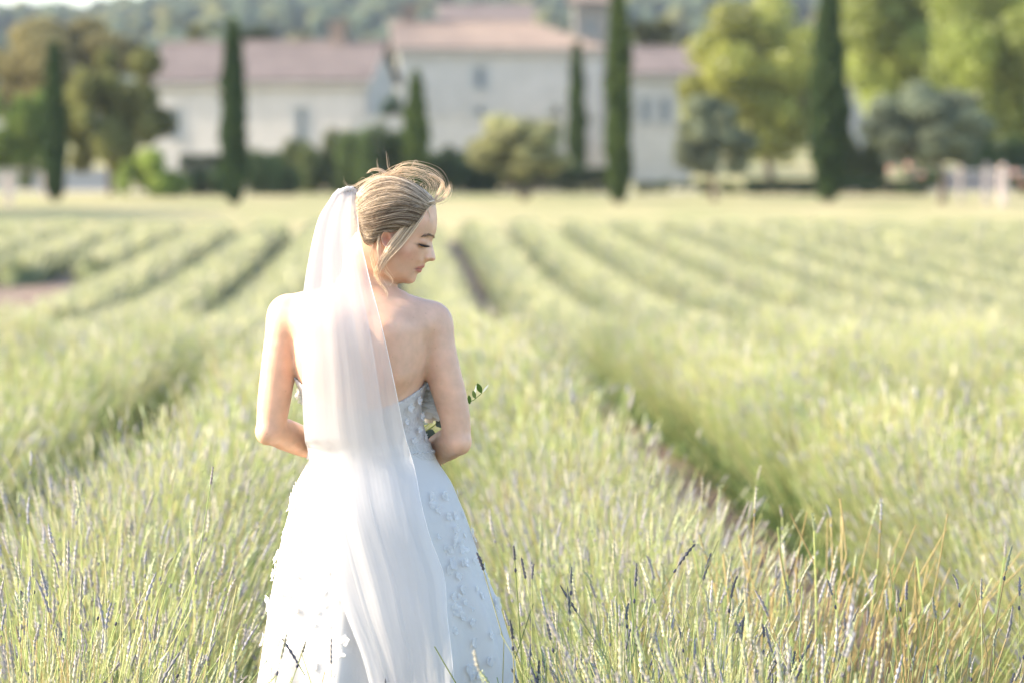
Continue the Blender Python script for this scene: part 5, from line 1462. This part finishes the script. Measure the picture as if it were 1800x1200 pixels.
# bracelet
mbr = MB()
wr = ARM['R']['wr']; el = ARM['R']['el']; dv = (wr-el)/np.linalg.norm(wr-el)
a1 = np.cross(dv, (0, 0, 1)); a1 /= np.linalg.norm(a1); a2 = np.cross(dv, a1); cc = el + (wr-el)*.62
for t in np.linspace(0, 6.283, 27)[:-1]:
    c = cc + .0295*(math.cos(t)*a1 + math.sin(t)*a2)
    u = np.array([(0,0,1),(1,0,0),(0,1,0),(-1,0,0),(0,-1,0),(0,0,-1)], float)*.0030 + c
    mbr.add(u, [np.array([(0,1,2),(0,2,3),(0,3,4),(0,4,1),(5,2,1),(5,3,2),(5,4,3),(5,1,4)])])
m_, nt_, out_ = new_mat('gold')
p_ = N(nt_, 'ShaderNodeBsdfPrincipled', Roughness=.3, Metallic=1.0); p_.inputs['Base Color'].default_value = (.83, .62, .36, 1); nt_.links.new(p_.outputs[0], out_.inputs[0])
child('bracelet', mbr.mesh('bracelet'), m_)

# ================================================================== the bouquet
bq0 = bpt(700, 800, .27)
bouquet = link('bouquet', None, loc=tuple(bq0), label='bouquet of white flowers with eucalyptus and an olive sprig held before the bride', cat='bouquet')
M_BLOOM = fabric_mat('bloom_white', (.90, .90, .87), 1.0, .4)
M_EUC = leaf_mat('eucalyptus_leaf', .2, .5, .3)
def bchild(name, me_, mat): return child(name, me_, mat, parent=bouquet)
def bloom(px, py, dy, R, seed):
    r = np.random.default_rng(seed); mb = MB(); c = bpt(px, py, dy)
    n = 34
    for k in range(n):                                # petals on a ball, cupped
        z = 1 - 1.25*(k+.5)/n; ph = k*2.39996; s = math.sqrt(max(0, 1-z*z))
        d = np.array([s*math.cos(ph), s*math.sin(ph), z]); t1 = np.cross(d, (.3, .2, 1)); t1 /= np.linalg.norm(t1); t2 = np.cross(d, t1)
        g = []
        for a in np.linspace(-1, 1, 4):
            for b in np.linspace(-1, 1, 4):
                g.append(c + R*(d*(.88 + .10*math.cos(a*2) + .14*b*b + r.normal(0, .02)) + .42*a*t1 + .40*b*t2))
        ii = np.arange(16).reshape(4, 4)
        mb.add(g, [np.stack([ii[:-1, :-1], ii[1:, :-1], ii[1:, 1:], ii[:-1, 1:]], -1).reshape(-1, 4)])
    return bchild('flower', mb.mesh('flower'), M_BLOOM)
for s, (px, py, dy, R) in enumerate([(761,690,.075,.034),(758,720,.070,.036),(771,728,.110,.032),(735,700,.21,.034),(715,735,.24,.036),(690,700,.25,.036),(660,725,.25,.034),(700,760,.27,.032),(745,672,.20,.026)]):
    bloom(px, py, dy, R, s)
def leaf(c, d, L, W, nrm, col, fold_=.15):
    d = np.array(d, float); d /= np.linalg.norm(d); nrm = np.array(nrm, float); t = np.cross(d, nrm); t /= np.linalg.norm(t); nrm = np.cross(t, d)
    u = np.linspace(0, 1, 7); w = W*np.sin(np.pi*np.clip(u*.96+.02, 0, 1))**.75
    rows_ = []
    for a, b in zip(u, w):
        for v in (-1, 0, 1):
            rows_.append(np.array(c) + d*a*L + t*b*v + nrm*(abs(v)*b*fold_ + .10*L*a*a))
    ii = np.arange(21).reshape(7, 3)
    return np.array(rows_), [np.stack([ii[:-1, :-1], ii[1:, :-1], ii[1:, 1:], ii[:-1, 1:]], -1).reshape(-1, 4)], col
EUC = [(.115,.165,.150),(.16,.22,.19),(.085,.13,.11),(.22,.28,.25)]
for k, (px, py, dy, ang, L) in enumerate([(764,752,.105,.6,.032),(770,744,.11,.9,.030),(757,758,.10,-1.9,.034),(765,766,.11,-1.2,.032),(752,770,.10,-2.3,.028),(774,758,.12,.1,.028),(760,774,.11,-.7,.028),
                                   (748,752,.17,2.4,.030),(735,780,.20,-1.6,.034),(720,775,.23,-1.8,.034),(680,765,.26,-2.0,.034),(755,742,.16,1.6,.024)]):
    V, Fq, c = leaf(bpt(px, py, dy), (math.cos(ang), -.1, math.sin(ang)), L, L*.42, (.2, -1, .3+.2*(k % 3)), EUC[k % 4])
    mb = MB().add(V, Fq, c); bchild('leaf', mb.mesh('leaf'), M_EUC)
mb = MB()
for pts in ([bpt(700,800,.27), bpt(740,760,.20), bpt(765,740,.17)], [bpt(700,800,.27), bpt(760,755,.19), bpt(800,722,.17), bpt(826,712,.165), bpt(846,696,.16)],
            [bpt(700,800,.27), bpt(690,870,.27), bpt(685,920,.26)], [bpt(700,800,.27), bpt(705,870,.28), bpt(712,925,.28)], [bpt(700,800,.27), bpt(680,865,.28), bpt(670,915,.29)],
            [bpt(700,800,.27), bpt(690,760,.26), bpt(670,720,.25)], [bpt(700,800,.27), bpt(720,760,.25), bpt(740,710,.21)]):
    V, Fq = tubes(resample(pts, 12)[None], np.linspace(.0022, .0010, 12)[None], 5); mb.add(V, Fq, (.14, .19, .06))
bchild('stem', mb.mesh('stem'), M_EUC)
OL = [((824,716),(822,698),.022,.0042,(.06,.115,.022),(.1,-1,.1)), ((834,706),(829,690),.016,.0042,(.11,.17,.05),(.1,-1,.1)), ((832,704),(834,680),.026,.0028,(.70,.74,.66),(.6,-.8,.1)),
      ((845,696),(837,677),.026,.0055,(.055,.11,.018),(.0,-1,.1)), ((847,695),(857,679),.024,.0026,(.72,.75,.66),(.5,-.8,.2))]
for (a, b, L, W, c, nr) in OL:
    A_, B_ = bpt(*a, .162), bpt(*b, .15)
    V, Fq, c = leaf(A_, B_-A_, float(np.linalg.norm(B_-A_)), W, nr, c)
    bchild('leaf', MB().add(V, Fq, c).mesh('leaf'), M_EUC)
# ================================================================== summer haze
m_, nt_, out_ = new_mat('haze')
v_ = N(nt_, 'ShaderNodeVolumePrincipled'); v_.inputs['Color'].default_value = (.78, .86, 1.0, 1); v_.inputs['Density'].default_value = .00011; v_.inputs['Anisotropy'].default_value = .2
nt_.links.new(v_.outputs[0], out_.inputs['Volume'])
link('haze', MB().box((-2600, -40, -3), (2600, 3600, 110)).mesh('haze', False), m_, kind='stuff', label='thin pale summer haze over the fields and hills', cat='haze')
